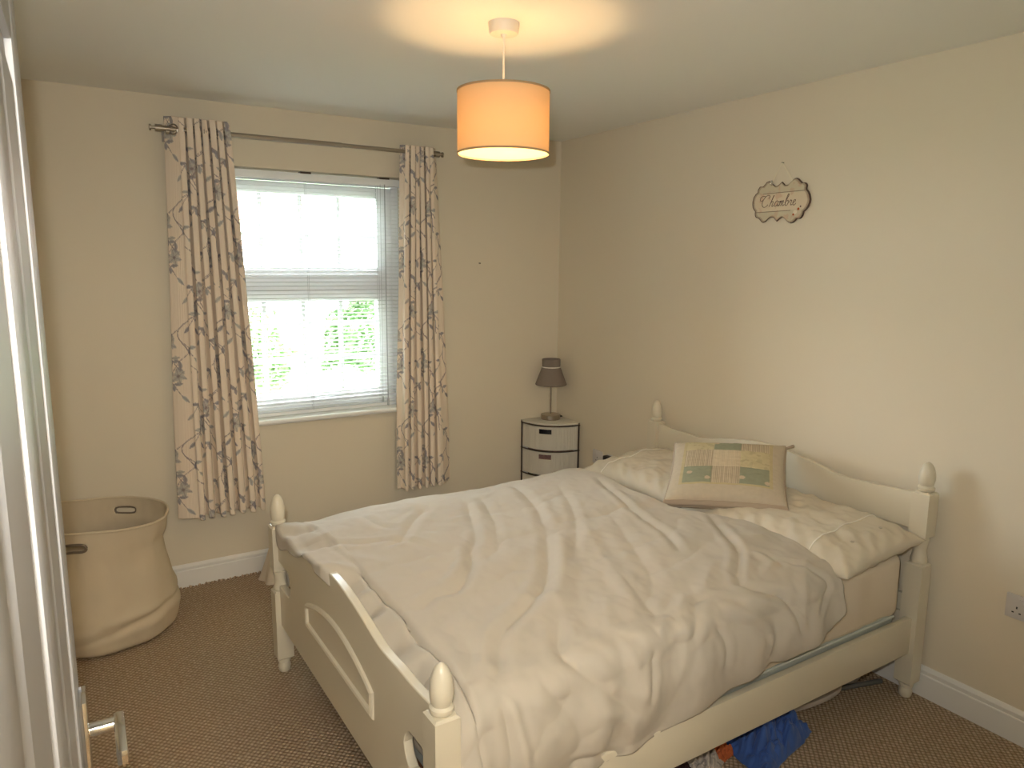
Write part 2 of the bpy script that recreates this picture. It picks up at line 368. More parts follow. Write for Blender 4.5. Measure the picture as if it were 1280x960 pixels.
# ------------------------------------------------------------------ curtains
def paint_floral(U, V, seed):
    """U,V metres on the flat cloth -> colours of printed stems and leaves"""
    rnd = random.Random(seed); col = np.empty(U.shape+(3,)); col[:] = (.86, .74, .60)
    thread = .97+.03*np.sin(V*900)*np.sin(U*900); col *= thread[..., None]
    stem = (.25, .20, .205); blues = [(.34, .335, .345), (.42, .42, .40), (.27, .265, .285), (.50, .48, .42), (.31, .30, .315)]
    PH, PW = .56, .44
    def near(cx, cy, R):
        return (abs(U-cx) < R) & (abs(V-cy) < R)
    def mix(mask, c, k=1.0): col[mask] = col[mask]*(1-k)+np.array(c)*k
    def leaf(cx, cy, L, W, a, c, k=.9):
        m = near(cx, cy, L); u = U[m]-cx; v = V[m]-cy
        p = u*math.cos(a)+v*math.sin(a); q = -u*math.sin(a)+v*math.cos(a)
        ww = W*np.clip(1-(p/L*2)**2, 0, 1); mm = np.zeros(U.shape, bool); mm[m] = (abs(q) < ww) & (abs(p) < L/2); mix(mm, c, k)
        m2 = np.zeros(U.shape, bool); m2[m] = (abs(q) < .0022) & (abs(p) < L/2); mix(m2, stem, .5)
    def line(pts, w, c=stem, k=.85):
        for (a, b), (c2, d) in zip(pts[:-1], pts[1:]):
            n = max(2, int(math.hypot(c2-a, d-b)/.003))
            for i in range(n):
                x = a+(c2-a)*i/n; y = b+(d-b)*i/n; m = (abs(U-x) < w) & (abs(V-y) < w); mix(m, c, k) if k == 1 else col.__setitem__(m, np.array(c)*k+col[m]*(1-k)*1.0)
    umin, umax, vmin, vmax = U.min(), U.max(), V.min(), V.max()
    motif = []
    for _ in range(9):
        motif.append((rnd.uniform(-.5, .5), rnd.uniform(0, 1), rnd.random()))
    ix = 0; x = umin-.1
    while x < umax+.1:
        off = .28*(ix % 2); y = vmin-PH+off*PH-.1
        while y < vmax+.1:
            P = []
            for i in range(30):
                t = i/29; P.append((x+.075*math.sin(t*2*PI)+.03*math.sin(t*5*PI+1), y+PH*t))
            line(P, .0021)
            for j in range(3, 29, 3):
                px, py = P[j]; s = 1 if (j//3) % 2 else -1; bl_ = .05+.05*((j*7) % 5)/5
                B = [(px, py), (px+s*bl_*.6, py+bl_*.5), (px+s*bl_, py+bl_*1.15)]; line(B, .0017)
                for q in range(3):
                    bx, by = B[1+q//2]; aa = math.atan2(bl_, s*bl_)+(-.9, .7, 0)[q]
                    LL = (.042, .036, .05)[q]; leaf(bx+math.cos(aa)*LL*.5, by+math.sin(aa)*LL*.5, LL, .0085, aa, blues[(j+q) % 5])
            for (fx, fy, r) in ((P[9][0]+.07, P[9][1], .033), (P[22][0]-.075, P[22][1], .038)):
                for q in range(6):
                    aa = q*PI/3+.3; leaf(fx+math.cos(aa)*r*.55, fy+math.sin(aa)*r*.55, r*1.3, r*.34, aa, blues[(q % 2)*2+1], .75)
                leaf(fx, fy, .016, .008, 0, stem, .8)
            y += PH
        x += PW/2; ix += 1
    return col
def curtain(name, label, xt0, xt1, xb0, xb1, zt, zb, folds, flat_lo, flat_hi, seed):
    nu, nv = 300, 420
    rnd = random.Random(seed)
    u = np.linspace(0, 1, nu); v = np.linspace(0, 1, nv)       # v: 0 top, 1 bottom
    Uu, Vv = np.meshgrid(u, v, indexing='ij')
    # fold phase: a flatter panel at one side, tight pleats over the rest
    dens = np.ones(nu)
    dens[u < flat_lo] *= .28; dens[u > 1-flat_hi] *= .28
    ph = np.cumsum(dens); ph = ph/ph[-1]*folds*2*PI
    amp_w = np.interp(u, [0, .5, 1], [1, 1, 1])
    jit = np.array([[noise.noise(Vector((a*9, b*1.5, seed))) for b in np.linspace(0, 1, 42)] for a in np.linspace(0, 1, 60)])
    J = np.array([np.interp(v, np.linspace(0, 1, 42), jit[int(min(59, a*59))]) for a in u])
    PHI = ph[:, None]+J*(.15+.9*Vv)
    A = (.030-.002*Vv)*(1+.2*J)
    env = np.clip(np.minimum(Uu, 1-Uu)*14, .0, 1)
    xs = u+0*u
    w = np.where(u < flat_lo, 1.9, np.where(u > 1-flat_hi, 1.9, 1.0)); xs = np.cumsum(w); xs = (xs-xs[0])/(xs[-1]-xs[0])
    ex = (1-(1-Vv)**1.2)
    X0 = xt0+(xb0-xt0)*ex; X1 = xt1+(xb1-xt1)*ex
    X = X0+(X1-X0)*xs[:, None]+.008*np.sin(2*PHI)*(1-.4*Vv)
    Y = -.105-A*(2*np.abs(np.sin(PHI/2))**.75-1)+.006*np.sin(PHI*.37+Vv*4)
    Z = zt+(zb-zt)*Vv+.006*np.sin(PHI+1.2)*Vv**6+.003*np.cos(PHI)*(1-Vv)**8
    Z -= .022*np.clip((Uu if flat_lo < flat_hi else 0*Uu), 0, 1)*0
    # hem cockles outward at the bottom
    Y += .012*J*Vv**3
    t = thing(name, label, 'curtain', ((xt0+xt1)/2, -.105, zt), 0, 'floral curtains either side of the window')
    P = np.stack([X, Y, Z], -1)
    th = .0015
    back = P.copy(); back[..., 1] += th
    mb = MB().grid(P-np.array(t.location))
    o = obj('cloth', mb, 'curtain', t, ang=180, fix=False)
    d = np.sqrt((np.diff(X[:, nv//2])**2+np.diff(Y[:, nv//2])**2)); arc = np.concatenate([[0], np.cumsum(d)])
    col = paint_floral(np.repeat(arc[:, None], nv, 1)+0*Vv, (zt-Z), seed)
    setcol(o, col.reshape(-1, 3))
    so = o.modifiers.new('thick', 'SOLIDIFY'); so.thickness = .0016; so.offset = 0
    # bound hem
    hem = P[:, -7:, :].copy()
    # eyelets where the pole crosses the cloth
    zc = int(nv*(zt-RZ)/(zt-zb)); yy = Y[:, zc]+.105
    for i in range(nu-1):
        if yy[i]*yy[i+1] < 0:
            c = Vector(P[i, zc])-t.location; c.z = RZ-t.location.z; c.y = 0
            ring = MB(); pts = []
            tx = Vector((P[min(i+2, nu-1), zc]-P[max(i-2, 0), zc])); tx.z = 0; tx.normalize(); up = Vector((0, 0, 1))
            for k in range(19):
                a = 2*PI*k/18; pts.append(c+(tx*math.cos(a)+up*math.sin(a))*.0225)
            obj('eyelet', ring.tube(pts, .0035, 6, cap=False), 'brass', t)
    return t
curtain('curtain', 'left-hand floral print curtain, the wider one, above the laundry basket side of the window', -2.272, -1.992, -2.325, -1.907, 2.291, .388, 7.0, .13, 0, 3)
curtain('curtain', 'right-hand floral print curtain, the narrower one, hanging between window and room corner', -1.118, -.902, -1.175, -.832, 2.268, .362, 6.0, .04, .13, 11)

# ------------------------------------------------------------------ pendant lamp
LX, LY = -1.463, -1.733
pd = thing('pendant_lamp', 'lit orange-glowing fabric drum shade hanging on a short white flex from the ceiling', 'ceiling light', (LX, LY, 2.4))
obj('ceiling_rose', MB().lathe([(.044, -.034), (.047, -.030), (.050, -.004), (.050, -.0002)], n=40), 'cordwhite', pd)
obj('cord_grip', MB().lathe([(.005, -.046), (.009, -.040), (.010, -.034)], n=16), 'cordwhite', pd)
obj('flex', MB().tube([(0, 0, -.035), (0, 0, -.255)], .0035, 10), 'cordwhite', pd)
obj('lamp_holder', MB().lathe([(.017, -.300), (.018, -.275), (.017, -.258), (.006, -.248)], n=20), 'cordwhite', pd)
ZT, ZB, SR = -.209, -.402, .150
sh = obj('lamp_shade', MB().lathe([(SR, ZB), (SR, ZB+.06), (SR, ZB+.12), (SR, ZT-.06), (SR, ZT)], n=96, cap=False), 'drum', pd)
M['shadetrim'] = mat('folded_shade_edge_cloth', (.38, .27, .15), .9)
for z in (ZB, ZT):
    obj('rim', MB().lathe([(SR-.0012, z-.003), (SR+.0014, z-.003), (SR+.0014, z+.003), (SR-.0012, z+.003), (SR-.0012, z-.003)], n=96, cap=False), 'shadetrim', sh)
sp = MB()
for k in range(3):
    a = 2*PI*k/3+.4; sp.tube([(.018*math.cos(a), .018*math.sin(a), -.262), (SR*.97*math.cos(a), SR*.97*math.sin(a), ZT-.01)], .0016, 6)
obj('spider', sp, 'cordwhite', sh)
obj('bulb', MB().lathe([(.013, -.300), (.020, -.309), (.028, -.324), (.029, -.338), (.023, -.353), (.010, -.361), (.001, -.363)], n=24), 'bulb', pd)

# ------------------------------------------------------------------ door (open, seen at a grazing angle)
HX, HY, DROT = -2.7725, -3.555, math.radians(-1.3)
dr = bpy.data.objects.new('door_1', None)
leaf = MB(); DW, DH, DT = .745, 1.975, .036
# local: y along the leaf from hinge (0) to latch (DW), x = 0 is the room face, body goes to -x
core = MB().box(-DT+.007, -.007, 0, DW, .008, DH)
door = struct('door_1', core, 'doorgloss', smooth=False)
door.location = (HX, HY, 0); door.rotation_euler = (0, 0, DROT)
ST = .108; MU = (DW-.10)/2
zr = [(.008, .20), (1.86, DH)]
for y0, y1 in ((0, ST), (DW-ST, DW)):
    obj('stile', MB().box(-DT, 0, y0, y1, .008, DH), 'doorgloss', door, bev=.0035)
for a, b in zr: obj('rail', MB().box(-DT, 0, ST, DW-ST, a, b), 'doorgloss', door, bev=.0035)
for (a, b), (c, d) in zip(zr[:-1], zr[1:]):
    obj('mullion', MB().box(-DT, 0, MU, MU+.10, b, c), 'doorgloss', door, bev=.0035)
    for y0, y1 in ((ST, MU), (MU+.10, DW-ST)):
        pm = MB()
        for s in (1, -1):
            x0 = -.007 if s > 0 else -DT+.007; x1 = -.001 if s > 0 else -DT+.001
            g = .014; e = .050; z0, z1 = b, c
            v = [(x0, y0+g, z0+g), (x0, y1-g, z0+g), (x0, y1-g, z1-g), (x0, y0+g, z1-g), (x1, y0+e, z0+e), (x1, y1-e, z0+e), (x1, y1-e, z1-e), (x1, y0+e, z1-e)]
            pm.add(v, [(4, 5, 6, 7), (0, 1, 5, 4), (1, 2, 6, 5), (2, 3, 7, 6), (3, 0, 4, 7), (0, 3, 2, 1)])
        obj('panel', pm, 'doorgloss', door, smooth=False)
HZ = 1.056
pz = MB().box(.0, .009, DW-.082, DW-.036, HZ-.12, HZ+.050)
hp = obj('handle', pz, 'chrome', door, bev=.003)
lv = MB().tube([(.008, DW-.060, HZ), (.041, DW-.060, HZ)], .009, 20)
obj('handle_neck', lv, 'chrome', hp)
lm = MB().box(.036, .049, DW-.140, DW-.048, HZ-.0095, HZ+.0095)
obj('lever', lm, 'chrome', hp, bev=.004)

# ------------------------------------------------------------------ wall sign
HALFR = [(185,630),(195,590),(215,563),(240,545),(240,530),(245,515),(265,492),(300,490),(322,470),(340,450),(370,440),(400,455),(420,472),(440,481),(460,478),(475,470),(495,455),(512,440),(528,452),(545,465),(568,466),(590,460),(615,438),(640,415),(660,405),(675,403),(695,410),(710,422),(735,440),(750,437),(765,437),(780,445),(786,458),(783,475),(783,490),(805,508),(820,530),(832,570),(828,600),(815,630),(795,655),(770,675),(768,690),(760,710),(748,728),(730,738),(715,738),(700,740),(682,758),(660,775),(635,782),(612,776),(590,765),(570,750),(545,738),(528,742),(515,750),(480,778),(462,765),(445,750),(422,748),(400,750),(375,768),(350,790),(320,802),(302,795),(285,780),(265,768),(250,768),(235,762),(225,750),(222,735),(222,722),(222,710),(203,695),(192,680),(186,655)]
def sgn(cx, cy):
    """sign outline measured on the wall: centre 505,610 ; scale from its real width .306 m"""
    k = .306/647
    sh_ = -(cx-505)*.118        # undo the slope that perspective gives a level line
    return (-(cx-505)*k, -(cy-610-sh_)*k*1.07)
sg = thing('wall_sign', 'small scalloped cream plaque reading Chambre hanging by ribbon on the right wall', 'sign', (-.003, -1.679, 1.922))
outl = [sgn(*q) for q in HALFR]
n = len(outl); mb = MB()
mb.prism([(0, a, b) for a, b in outl], (-.006, 0, 0))
obj('board_back', mb, 'signedge', sg, ang=30)
# face: concentric rings so the printed colours can vary
rings = [0, .25, .45, .6, .72, .82, .90, .955]; P = []
dense = []
for i in range(n):
    a = outl[i]; b = outl[(i+1) % n]
    for t in (0, .5): dense.append((a[0]+(b[0]-a[0])*t, a[1]+(b[1]-a[1])*t))
RR = list(np.linspace(.02, .965, 26))
P = [[(-.0068, y*r, z*r) for r in RR] for y, z in dense]
fo = obj('board_face', MB().grid(P, closed_u=True), 'signpaint', sg, fix=False)
vv = np.array([v.co for v in fo.data.vertices]); yy, zz = vv[:, 1], vv[:, 2]
cl = np.empty((len(vv), 3)); cl[:] = (.72, .61, .44)
band = abs(zz) > .037; cl[band] = (.62, .55, .39)
nz = np.array([fbm(a*22, b*22, 3) for a, b in zip(yy, zz)]); cl[nz > .25] = cl[nz > .25]*.6+np.array((.60, .34, .22))*.4
rim = np.tile(np.array(RR), len(dense)) > .90; cl[rim] = cl[rim]*.5+np.array((.22, .13, .08))*.5
setcol(fo, cl)
for z, y0, y1 in ((.040, .092, -.122), (-.040, .128, -.058)):
    obj('printed_rule', MB().tube([(-.0072, y0, z), (-.0072, y1, z)], .0009, 5), 'ink', sg)
# script lettering
LET = {'C': [[(.75,.95),(.9,1.15),(.7,1.32),(.35,1.2),(.05,.75),(.0,.3),(.2,.0),(.5,.02),(.75,.25)], [(.35,1.2),(-.1,1.25),(-.35,.95),(-.2,.7),(.0,.8)]],
 'h': [[(.0,.0),(.12,.4),(.35,1.15),(.42,1.25),(.36,1.1),(.12,.4),(.2,.5),(.36,.6),(.42,.48),(.32,.1),(.4,.0),(.55,.15)]],
 'a': [[(.5,.52),(.3,.62),(.08,.35),(.08,.05),(.25,.0),(.45,.3),(.52,.55),(.42,.15),(.48,.0),(.62,.15)]],
 'm': [[(.0,.45),(.1,.58),(.06,.3),(.0,.0),(.1,.4),(.26,.6),(.26,.4),(.2,.0),(.3,.4),(.46,.6),(.46,.4),(.4,.08),(.48,.0),(.62,.15)]],
 'b': [[(.0,.3),(.2,.75),(.36,1.15),(.3,1.3),(.2,1.05),(.06,.35),(.1,.04),(.28,.02),(.42,.3),(.36,.58),(.2,.45)]],
 'r': [[(.0,.3),(.12,.6),(.2,.52),(.3,.56),(.22,.15),(.28,.0),(.4,.1)]],
 'e': [[(.02,.22),(.28,.4),(.3,.58),(.16,.58),(.05,.3),(.1,.03),(.26,.0),(.42,.2)]]}
adv = {'C': .95, 'h': .58, 'a': .64, 'm': .66, 'b': .52, 'r': .42, 'e': .5}
def smoothpl(p, k=4):
    out = []
    for i in range(len(p)-1):
        p0 = p[max(i-1, 0)]; p1 = p[i]; p2 = p[i+1]; p3 = p[min(i+2, len(p)-1)]
        for j in range(k):
            t = j/k
            out.append(tuple(.5*((2*b)+(-a+c)*t+(2*a-5*b+4*c-d)*t*t+(-a+3*b-3*c+d)*t**3) for a, b, c, d in zip(p0, p1, p2, p3)))
    return out+[p[-1]]
cx = 0; tot = sum(adv[c] for c in 'Chambre'); sc = .183/tot
for ch in 'Chambre':
    lb = MB()
    for st in LET[ch]:
        pp = smoothpl(st)
        lb.tube([(-.0075, .096-(cx+x)*sc-y*sc*.10, -.018+y*sc*.88) for x, y in pp], .0011, 5)
    obj('letter', lb, 'ink', sg); cx += adv[ch]
for (y, z, r, c) in ((-.098, -.036, .006, 'orange'), (-.108, -.026, .004, 'ink'), (-.082, -.048, .010, 'ribbon'), (-.074, -.058, .005, 'orange')):
    obj('painted_flower', MB().lathe([(r, 0), (r*.6, .0006)], (0, 0, 0), 10), c, sg).matrix_local = Matrix.Translation((-.0069, y, z)) @ Matrix.Rotation(-PI/2, 4, 'Y')
rb = MB()
for a, b in (((.066, .062), (.0, .166)), ((-.062, .082), (.0, .166))):
    A = Vector((-.004, a[0], a[1]-.002)); B = Vector((-.006, b[0], b[1])); d = (B-A).normalized(); s_ = Vector((0, -d.z, d.y))*.0045
    rb.prism([A-s_, A+s_, B+s_*.6, B-s_*.6], (-.0008, 0, 0))
obj('ribbon', rb, 'ribbon', sg)
obj('ribbon_bead', MB().lathe([(.002, 0), (.0065, .006), (.0065, .016), (.002, .024)], (-.009, .048, .072), 12), 'chrome', sg)
obj('hook', MB().tube([(.003, 0, .166), (-.010, 0, .167)], .0018, 8), 'nail', sg)

# ------------------------------------------------------------------ sockets
def socket(y, z, label, wd=.146, double=True, plug=False):
    t = thing('wall_socket', label, 'socket', (0, y, z), 0, 'white wall plates on the right wall')
    obj('face_plate', MB().box(-.0095, -.0002, -wd/2, wd/2, -.043, .043), 'socket', t, bev=.003)
    for c in ((.037, -.037) if double else (0,)):
        for (dy, dz, a, b) in ((0, -.002, .0022, .0042), (.011, -.020, .0035, .0022), (-.011, -.020, .0035, .0022)):
            obj('pin_hole', MB().box(-.0100, -.0094, c+dy-a, c+dy+a, dz-b, dz+b), 'dark', t, smooth=False)
        obj('switch', MB().box(-.0125, -.009, c-.006-.012*(1 if c > 0 else -1), c+.006-.012*(1 if c > 0 else -1), .014, .030), 'socket', t, bev=.0015)
    return t
socket(-2.812, .485, 'white double wall socket low on the right wall near the picture edge')
socket(-.452, .480, 'white single plate on the right wall between drawer tower and black plug', .092, False)
socket(-.590, .478, 'white plate on the right wall behind the pillow holding the black plug', .092, False)
pg = thing('plug', 'black mains plug pushed into the wall behind the far pillow', 'plug', (-.010, -.572, .492))
obj('plug_body', MB().box(-.034, 0, -.024, .024, -.026, .026), 'dark', pg, bev=.006)
obj('cable', MB().tube([(-.020, 0, -.02), (-.022, .003, -.08), (-.015, .01, -.2), (-.02, .03, -.36), (-.03, .1, -.478)], .0035, 8), 'dark', pg)
obj('nail', MB().tube([(-.585, .002, 1.648), (-.585, -.012, 1.647)], .004, 8), 'nail')
tag(bpy.data.objects['nail'], 'tiny nail in the window wall right of the narrower curtain', 'nail')

# ------------------------------------------------------------------ corner drawer tower
TZ = .668
tw = thing('drawer_tower', 'white wicker bow-fronted corner drawer tower with dark metal rails', 'drawers', (-.025, -.025, 0))
R0 = .262
def bow(r, k=20, z=0, n=2.35):
    out = []
    for i in range(k+1):
        a = PI/2*i/k; out.append((-r*abs(math.cos(a))**(2/n), -r*abs(math.sin(a))**(2/n), z))
    return out
obj('top', MB().prism([(0, 0, TZ-.012)]+bow(R0+.004, 24, TZ-.012), (0, 0, .012)), 'wicker', tw, bev=.002)
obj('side_panel', MB().box(-R0, 0, -.008, 0, .02, TZ-.013).box(-.008, 0, -R0, -.008, .02, TZ-.013), 'gloss', tw)
for (x, y) in ((-R0-.002, -.006), (-.006, -R0-.002)):
    obj('post', MB().tube([(x, y, 0), (x, y, TZ-.002)], .0055, 8), 'ironrod', tw)
zs = [TZ-.014-.1625*i for i in range(5)]
for z in zs: obj('rail', MB().tube(bow(R0+.004, 24, z-.003), .0042, 8), 'ironrod', tw)
for i in range(4):
    z1 = zs[i]-.011; z0 = zs[i+1]+.004
    outer = bow(R0-.004, 72); inner = bow(R0-.012, 72)
    dm = MB(); hz0, hz1 = z1-.046, z1-.012
    def inslot(k): return 33 <= k < 43
    nn = len(outer)
    zz_ = [z0, hz0, hz1, z1]
    for a, ring, flip in ((0, outer, 0), (1, inner, 1)):
        V = [(p[0], p[1], z) for p in ring for z in zz_]; F = []
        for k in range(nn-1):
            for j in range(3):
                if j == 1 and 24 <= k < 41: continue
                F.append((k*4+j, (k+1)*4+j, (k+1)*4+j+1, k*4+j+1))
        dm.add(V, F)
    dw = obj('drawer', dm, 'wicker', tw, ang=180)
    # vertical wicker stakes, proud of the weave
    sk = MB()
    for k in range(1, nn-1, 2):
        p = outer[k]; q = (p[0]*1.004, p[1]*1.004)
        if 24 <= k <= 41:
            sk.tube([(q[0], q[1], z0), (q[0], q[1], hz0-.002)], .0016, 5)
        else: sk.tube([(q[0], q[1], z0), (q[0], q[1], z1)], .0016, 5)
    s2 = obj('wicker_stakes', sk, 'wicker', dw); s2['kind'] = 'stuff'
    rimp = [(outer[k][0]*1.01, outer[k][1]*1.01) for k in (24, 28, 32, 36, 41)]
    fr = MB().tube([(x, y, hz1) for x, y in rimp]+[(x, y, hz0) for x, y in rimp[::-1]]+[(rimp[0][0], rimp[0][1], hz1)], .0022, 6)
    obj('handle_rim', fr, 'wicker', dw)
    obj('drawer_inside', MB().prism([(-.02, -.02, z0)]+bow(R0-.03, 16, z0), (0, 0, (z1-z0)*.45)), M['dark'] if i != 1 else M['palecloth'], dw)
    obj('drawer_back', MB().prism([(-.012, -.012, z0)]+bow(R0-.045, 16, z0), (0, 0, (z1-z0)*.98)), M['dark'] if i != 1 else mat('pinkish_folded_cloth', (.30, .17, .15), .9, var=(60, .8)), dw)

# ------------------------------------------------------------------ table lamp
tl = thing('table_lamp', 'small unlit table lamp with taupe shade and metal stem on the drawer tower', 'lamp', (-.121, -.105, TZ+.0005))
obj('base', MB().lathe([(.060, 0), (.062, .003), (.062, .028), (.060, .031), (.010, .032)], n=40), 'brass', tl, ang=30)
obj('stem', MB().lathe([(.0055, .031), (.0055, .245), (.010, .246), (.010, .30), (.004, .301)], n=16), 'brass', tl)
ts = obj('lamp_shade', MB().lathe([(.098, .222), (.100, .224), (.061, .328), (.0575, .336), (.0575, .384), (.056, .386)], n=48, cap=False), 'shadegrey', tl, ang=30)
so = ts.modifiers.new('t', 'SOLIDIFY'); so.thickness = .0015
obj('shade_band', MB().lathe([(.0585, .330), (.0592, .334), (.0585, .339)], n=48, cap=False), 'piping', ts)
sp = MB()
for k in range(3):
    a = 2*PI*k/3; sp.tube([(.006*math.cos(a), .006*math.sin(a), .30), (.057*math.cos(a), .057*math.sin(a), .336)], .0014, 5)
obj('spider', sp, 'brass', ts)
obj('cable', MB().tube([(.058, -.012, .008), (.075, -.015, .010), (.088, -.004, .006), (.100, .01, .004), (.106, .045, .004), (.112, .09, .004)], .003, 6), 'dark', tl)
obj('bulb', MB().lathe([(.010, .300), (.020, .325), (.022, .345), (.012, .366), (.001, .370)], n=16), 'cordwhite', tl)

# ------------------------------------------------------------------ bed
BED = Vector((-.070, -1.744, 0)); BR = .007
bd = thing('bed', 'cream painted double bed frame with egg-shaped post finials and shaped panels', 'bed', BED, BR)
HPX, FPX_ = 0.0, -1.999; PY = .7145
def post(lx, ly, blocks, turned, ztop):
    h = .0325; m = MB()
    (a0, a1), (b0, b1) = blocks
    for (z0, z1) in blocks: 
        c = .006
        m.add([(sx*(h-c*t), sy*(h-c*t), z) for z, t in ((z0, 1), (z0+c, 0), (z1-c, 0), (z1, 1)) for sx, sy in ((-1, -1), (1, -1), (1, 1), (-1, 1))],
              [(0, 3, 2, 1), (12, 13, 14, 15)]+[(r*4+k, r*4+(k+1) % 4, r*4+4+(k+1) % 4, r*4+4+k) for r in range(3) for k in range(4)])
    z0, z1 = turned; H_ = z1-z0
    m.lathe([(.026, z0-.001), (.029, z0+.06*H_), (.030, z0+.15*H_), (.027, z0+.25*H_), (.024, z0+.42*H_), (.0235, z0+.58*H_), (.026, z0+.75*H_), (.029, z0+.86*H_), (.029, z0+.95*H_), (.024, z1+.001)], n=28)
    zf = a0
    m.lathe([(.017, 0), (.022, .006), (.025, .024), (.0225, zf-.028), (.020, zf-.02), (.025, zf-.016), (.026, zf-.008), (.022, zf+.001)], n=28)
    p = obj('post', m, 'bedpaint', bd, ang=32); p.location = (lx, ly, 0)
    zt = b1; L = ztop-zt
    f = MB().lathe([(.022, 0), (.0265, .004), (.029, .010), (.0285, .017), (.024, .021), (.0225, .023), (.0255, .030), (.0275, .022+.20*(L-.022)), (.0285, .022+.34*(L-.022)), (.0275, .022+.50*(L-.022)), (.0245, .022+.66*(L-.022)), (.0195, .022+.80*(L-.022)), (.0135, .022+.91*(L-.022)), (.0075, L-.0035), (.0005, L)], (0, 0, zt), 32)
    obj('finial', f, 'bedpaint', p, ang=40)
for ly in (PY, -PY):
    post(HPX, ly, ((.062, .548), (.648, .824)), (.548, .648), .936)
    post(FPX_, ly, ((.062, .352), (.436, .620)), (.352, .436), .745)
def topcurve(t, zend, dip, hump):
    """t in -1..1 across the board"""
    a = abs(t)
    prof = [(0, hump), (.12, hump-.004), (.25, hump-.018), (.38, hump*.45+dip*.55), (.50, dip+.005), (.60, dip), (.72, dip+.004), (.85, zend-.008), (.94, zend-.002), (1, zend)]
    xs_, ys_ = zip(*prof); return float(np.interp(a, xs_, ys_))
def smoothcurve(fn, k=60):
    y = np.array([fn(-1+2*i/k) for i in range(k+1)]); 
    for _ in range(3): y[1:-1] = (y[:-2]+2*y[1:-1]+y[2:])/4
    return y
YI = PY-.0325+.004
K = 60
hy = smoothcurve(lambda t: topcurve(t, .812, .796, .853)); ys = [YI-2*YI*i/K for i in range(K+1)]
m = MB().prism([(-.011, ys[i], hy[i]) for i in range(K+1)]+[(-.011, -YI, .672), (-.011, YI, .672)], (.022, 0, 0))
obj('headboard_panel', m, 'bedpaint', bd, bev=.0025, ang=30)
for z0, z1 in ((.19, .333), (.336, .405)): obj('headboard_rail', MB().box(-.004, .018, -YI, YI, z0, z1), 'bedpaint', bd, bev=.002)
# footboard: shaped panel with a cut-out beside each post, built from a grid of column strips
fx0, fx1 = FPX_-.013, FPX_+.013
fy = smoothcurve(lambda t: topcurve(t, .626, .618, .676))
ZBOT = .212
# cut-out outline half: lens shape open to the post; spans |y| from .535 to YI
def cut(a):      # a = |y| ; returns (z0,z1) of the hole or None
    if a < .522: return None
    t = (a-.522)/(YI-.522); w_ = min(1, (t/.22))**.5 if t < .22 else 1
    return (.432-.052*w_-.0*t, .432+.050*w_)
pan = MB(); NY = 150; yl = [YI-2*YI*i/NY for i in range(NY+1)]
tops = np.interp([-q for q in yl], [-q for q in ys], fy)
def strip(y0, y1, a0, a1, b0, b1, ends=(False, False)):
    v = [(fx0, y0, a0), (fx0, y0, b0), (fx0, y1, b1), (fx0, y1, a1), (fx1, y0, a0), (fx1, y0, b0), (fx1, y1, b1), (fx1, y1, a1)]
    f = [(0, 3, 2, 1), (4, 5, 6, 7), (1, 2, 6, 5), (0, 4, 7, 3)]
    if ends[0]: f.append((0, 1, 5, 4))
    if ends[1]: f.append((3, 7, 6, 2))
    pan.add(v, f)
for i in range(NY):
    y0, y1 = yl[i], yl[i+1]; c0, c1 = cut(abs(y0)), cut(abs(y1))
    if c0 and c1:
        strip(y0, y1, ZBOT, ZBOT, c0[0], c1[0]); strip(y0, y1, c0[1], c1[1], tops[i], tops[i+1])
    elif c0 or c1:
        cc = c0 or c1; mid = .432
        if c0: strip(y0, y1, ZBOT, ZBOT, c0[0], mid); strip(y0, y1, c0[1], mid, tops[i], tops[i+1])
        else: strip(y0, y1, ZBOT, ZBOT, mid, c1[0]); strip(y0, y1, mid, c1[1], tops[i], tops[i+1])
    else: strip(y0, y1, ZBOT, ZBOT, tops[i], tops[i+1], (i == 0, i == NY-1))
me_ = pan
fb = obj('footboard_panel', me_, 'bedpaint', bd, ang=35, fix=False)
bm = bmesh.new(); bm.from_mesh(fb.data); bmesh.ops.remove_doubles(bm, verts=bm.verts, dist=1e-5); bmesh.ops.recalc_face_normals(bm, faces=bm.faces); bm.to_mesh(fb.data); bm.free()
fb.data.set_sharp_from_angle(angle=math.radians(35))
bv = fb.modifiers.new('b', 'BEVEL'); bv.width = .003; bv.segments = 2; bv.limit_method = 'ANGLE'; bv.angle_limit = math.radians(50)
# arched raised moulding on the outer face
W2 = .318; zb_, ze_, zc_ = .375, .460, .528
arch = [(W2, zb_), (W2, ze_)]+[(W2-2*W2*i/28, ze_+(zc_-ze_)*math.sin(PI*i/28)**.85) for i in range(1, 28)]+[(-W2, ze_), (-W2, zb_)]
def inset(pts, d):
    out = []; n_ = len(pts)
    for i in range(n_):
        p, q, r = Vector(pts[i-1]), Vector(pts[i]), Vector(pts[(i+1) % n_])
        a = (q-p).normalized(); b = (r-q).normalized(); nn_ = Vector((-a.y, a.x))+Vector((-b.y, b.x)); nn_ = nn_.normalized()
        c_ = max(.4, nn_.dot(Vector((-a.y, a.x)))); out.append(tuple(q+nn_*d/c_))
    return out
o1 = arch; prof = [(0, 0), (.004, -.006), (.011, -.010), (.018, -.007), (.022, 0)]
levels = [(inset(o1, d), fx0+h) for d, h in prof]
P = [[(h, y, z) for (L, h) in levels for (y, z) in [L[i]]] for i in range(len(o1))]
obj('panel_moulding', MB().grid(P, closed_u=True), 'bedpaint', bd, ang=25)
for s in (1, -1):
    obj('side_rail', MB().box(FPX_+.031, HPX-.031, s*.717-.012, s*.717+.012, .192, .335), 'bedpaint', bd, bev=.003)
    obj('slat_bearer', MB().box(FPX_+.04, HPX-.04, s*.69-.012, s*.69+.012, .250, .284), 'wood', bd)
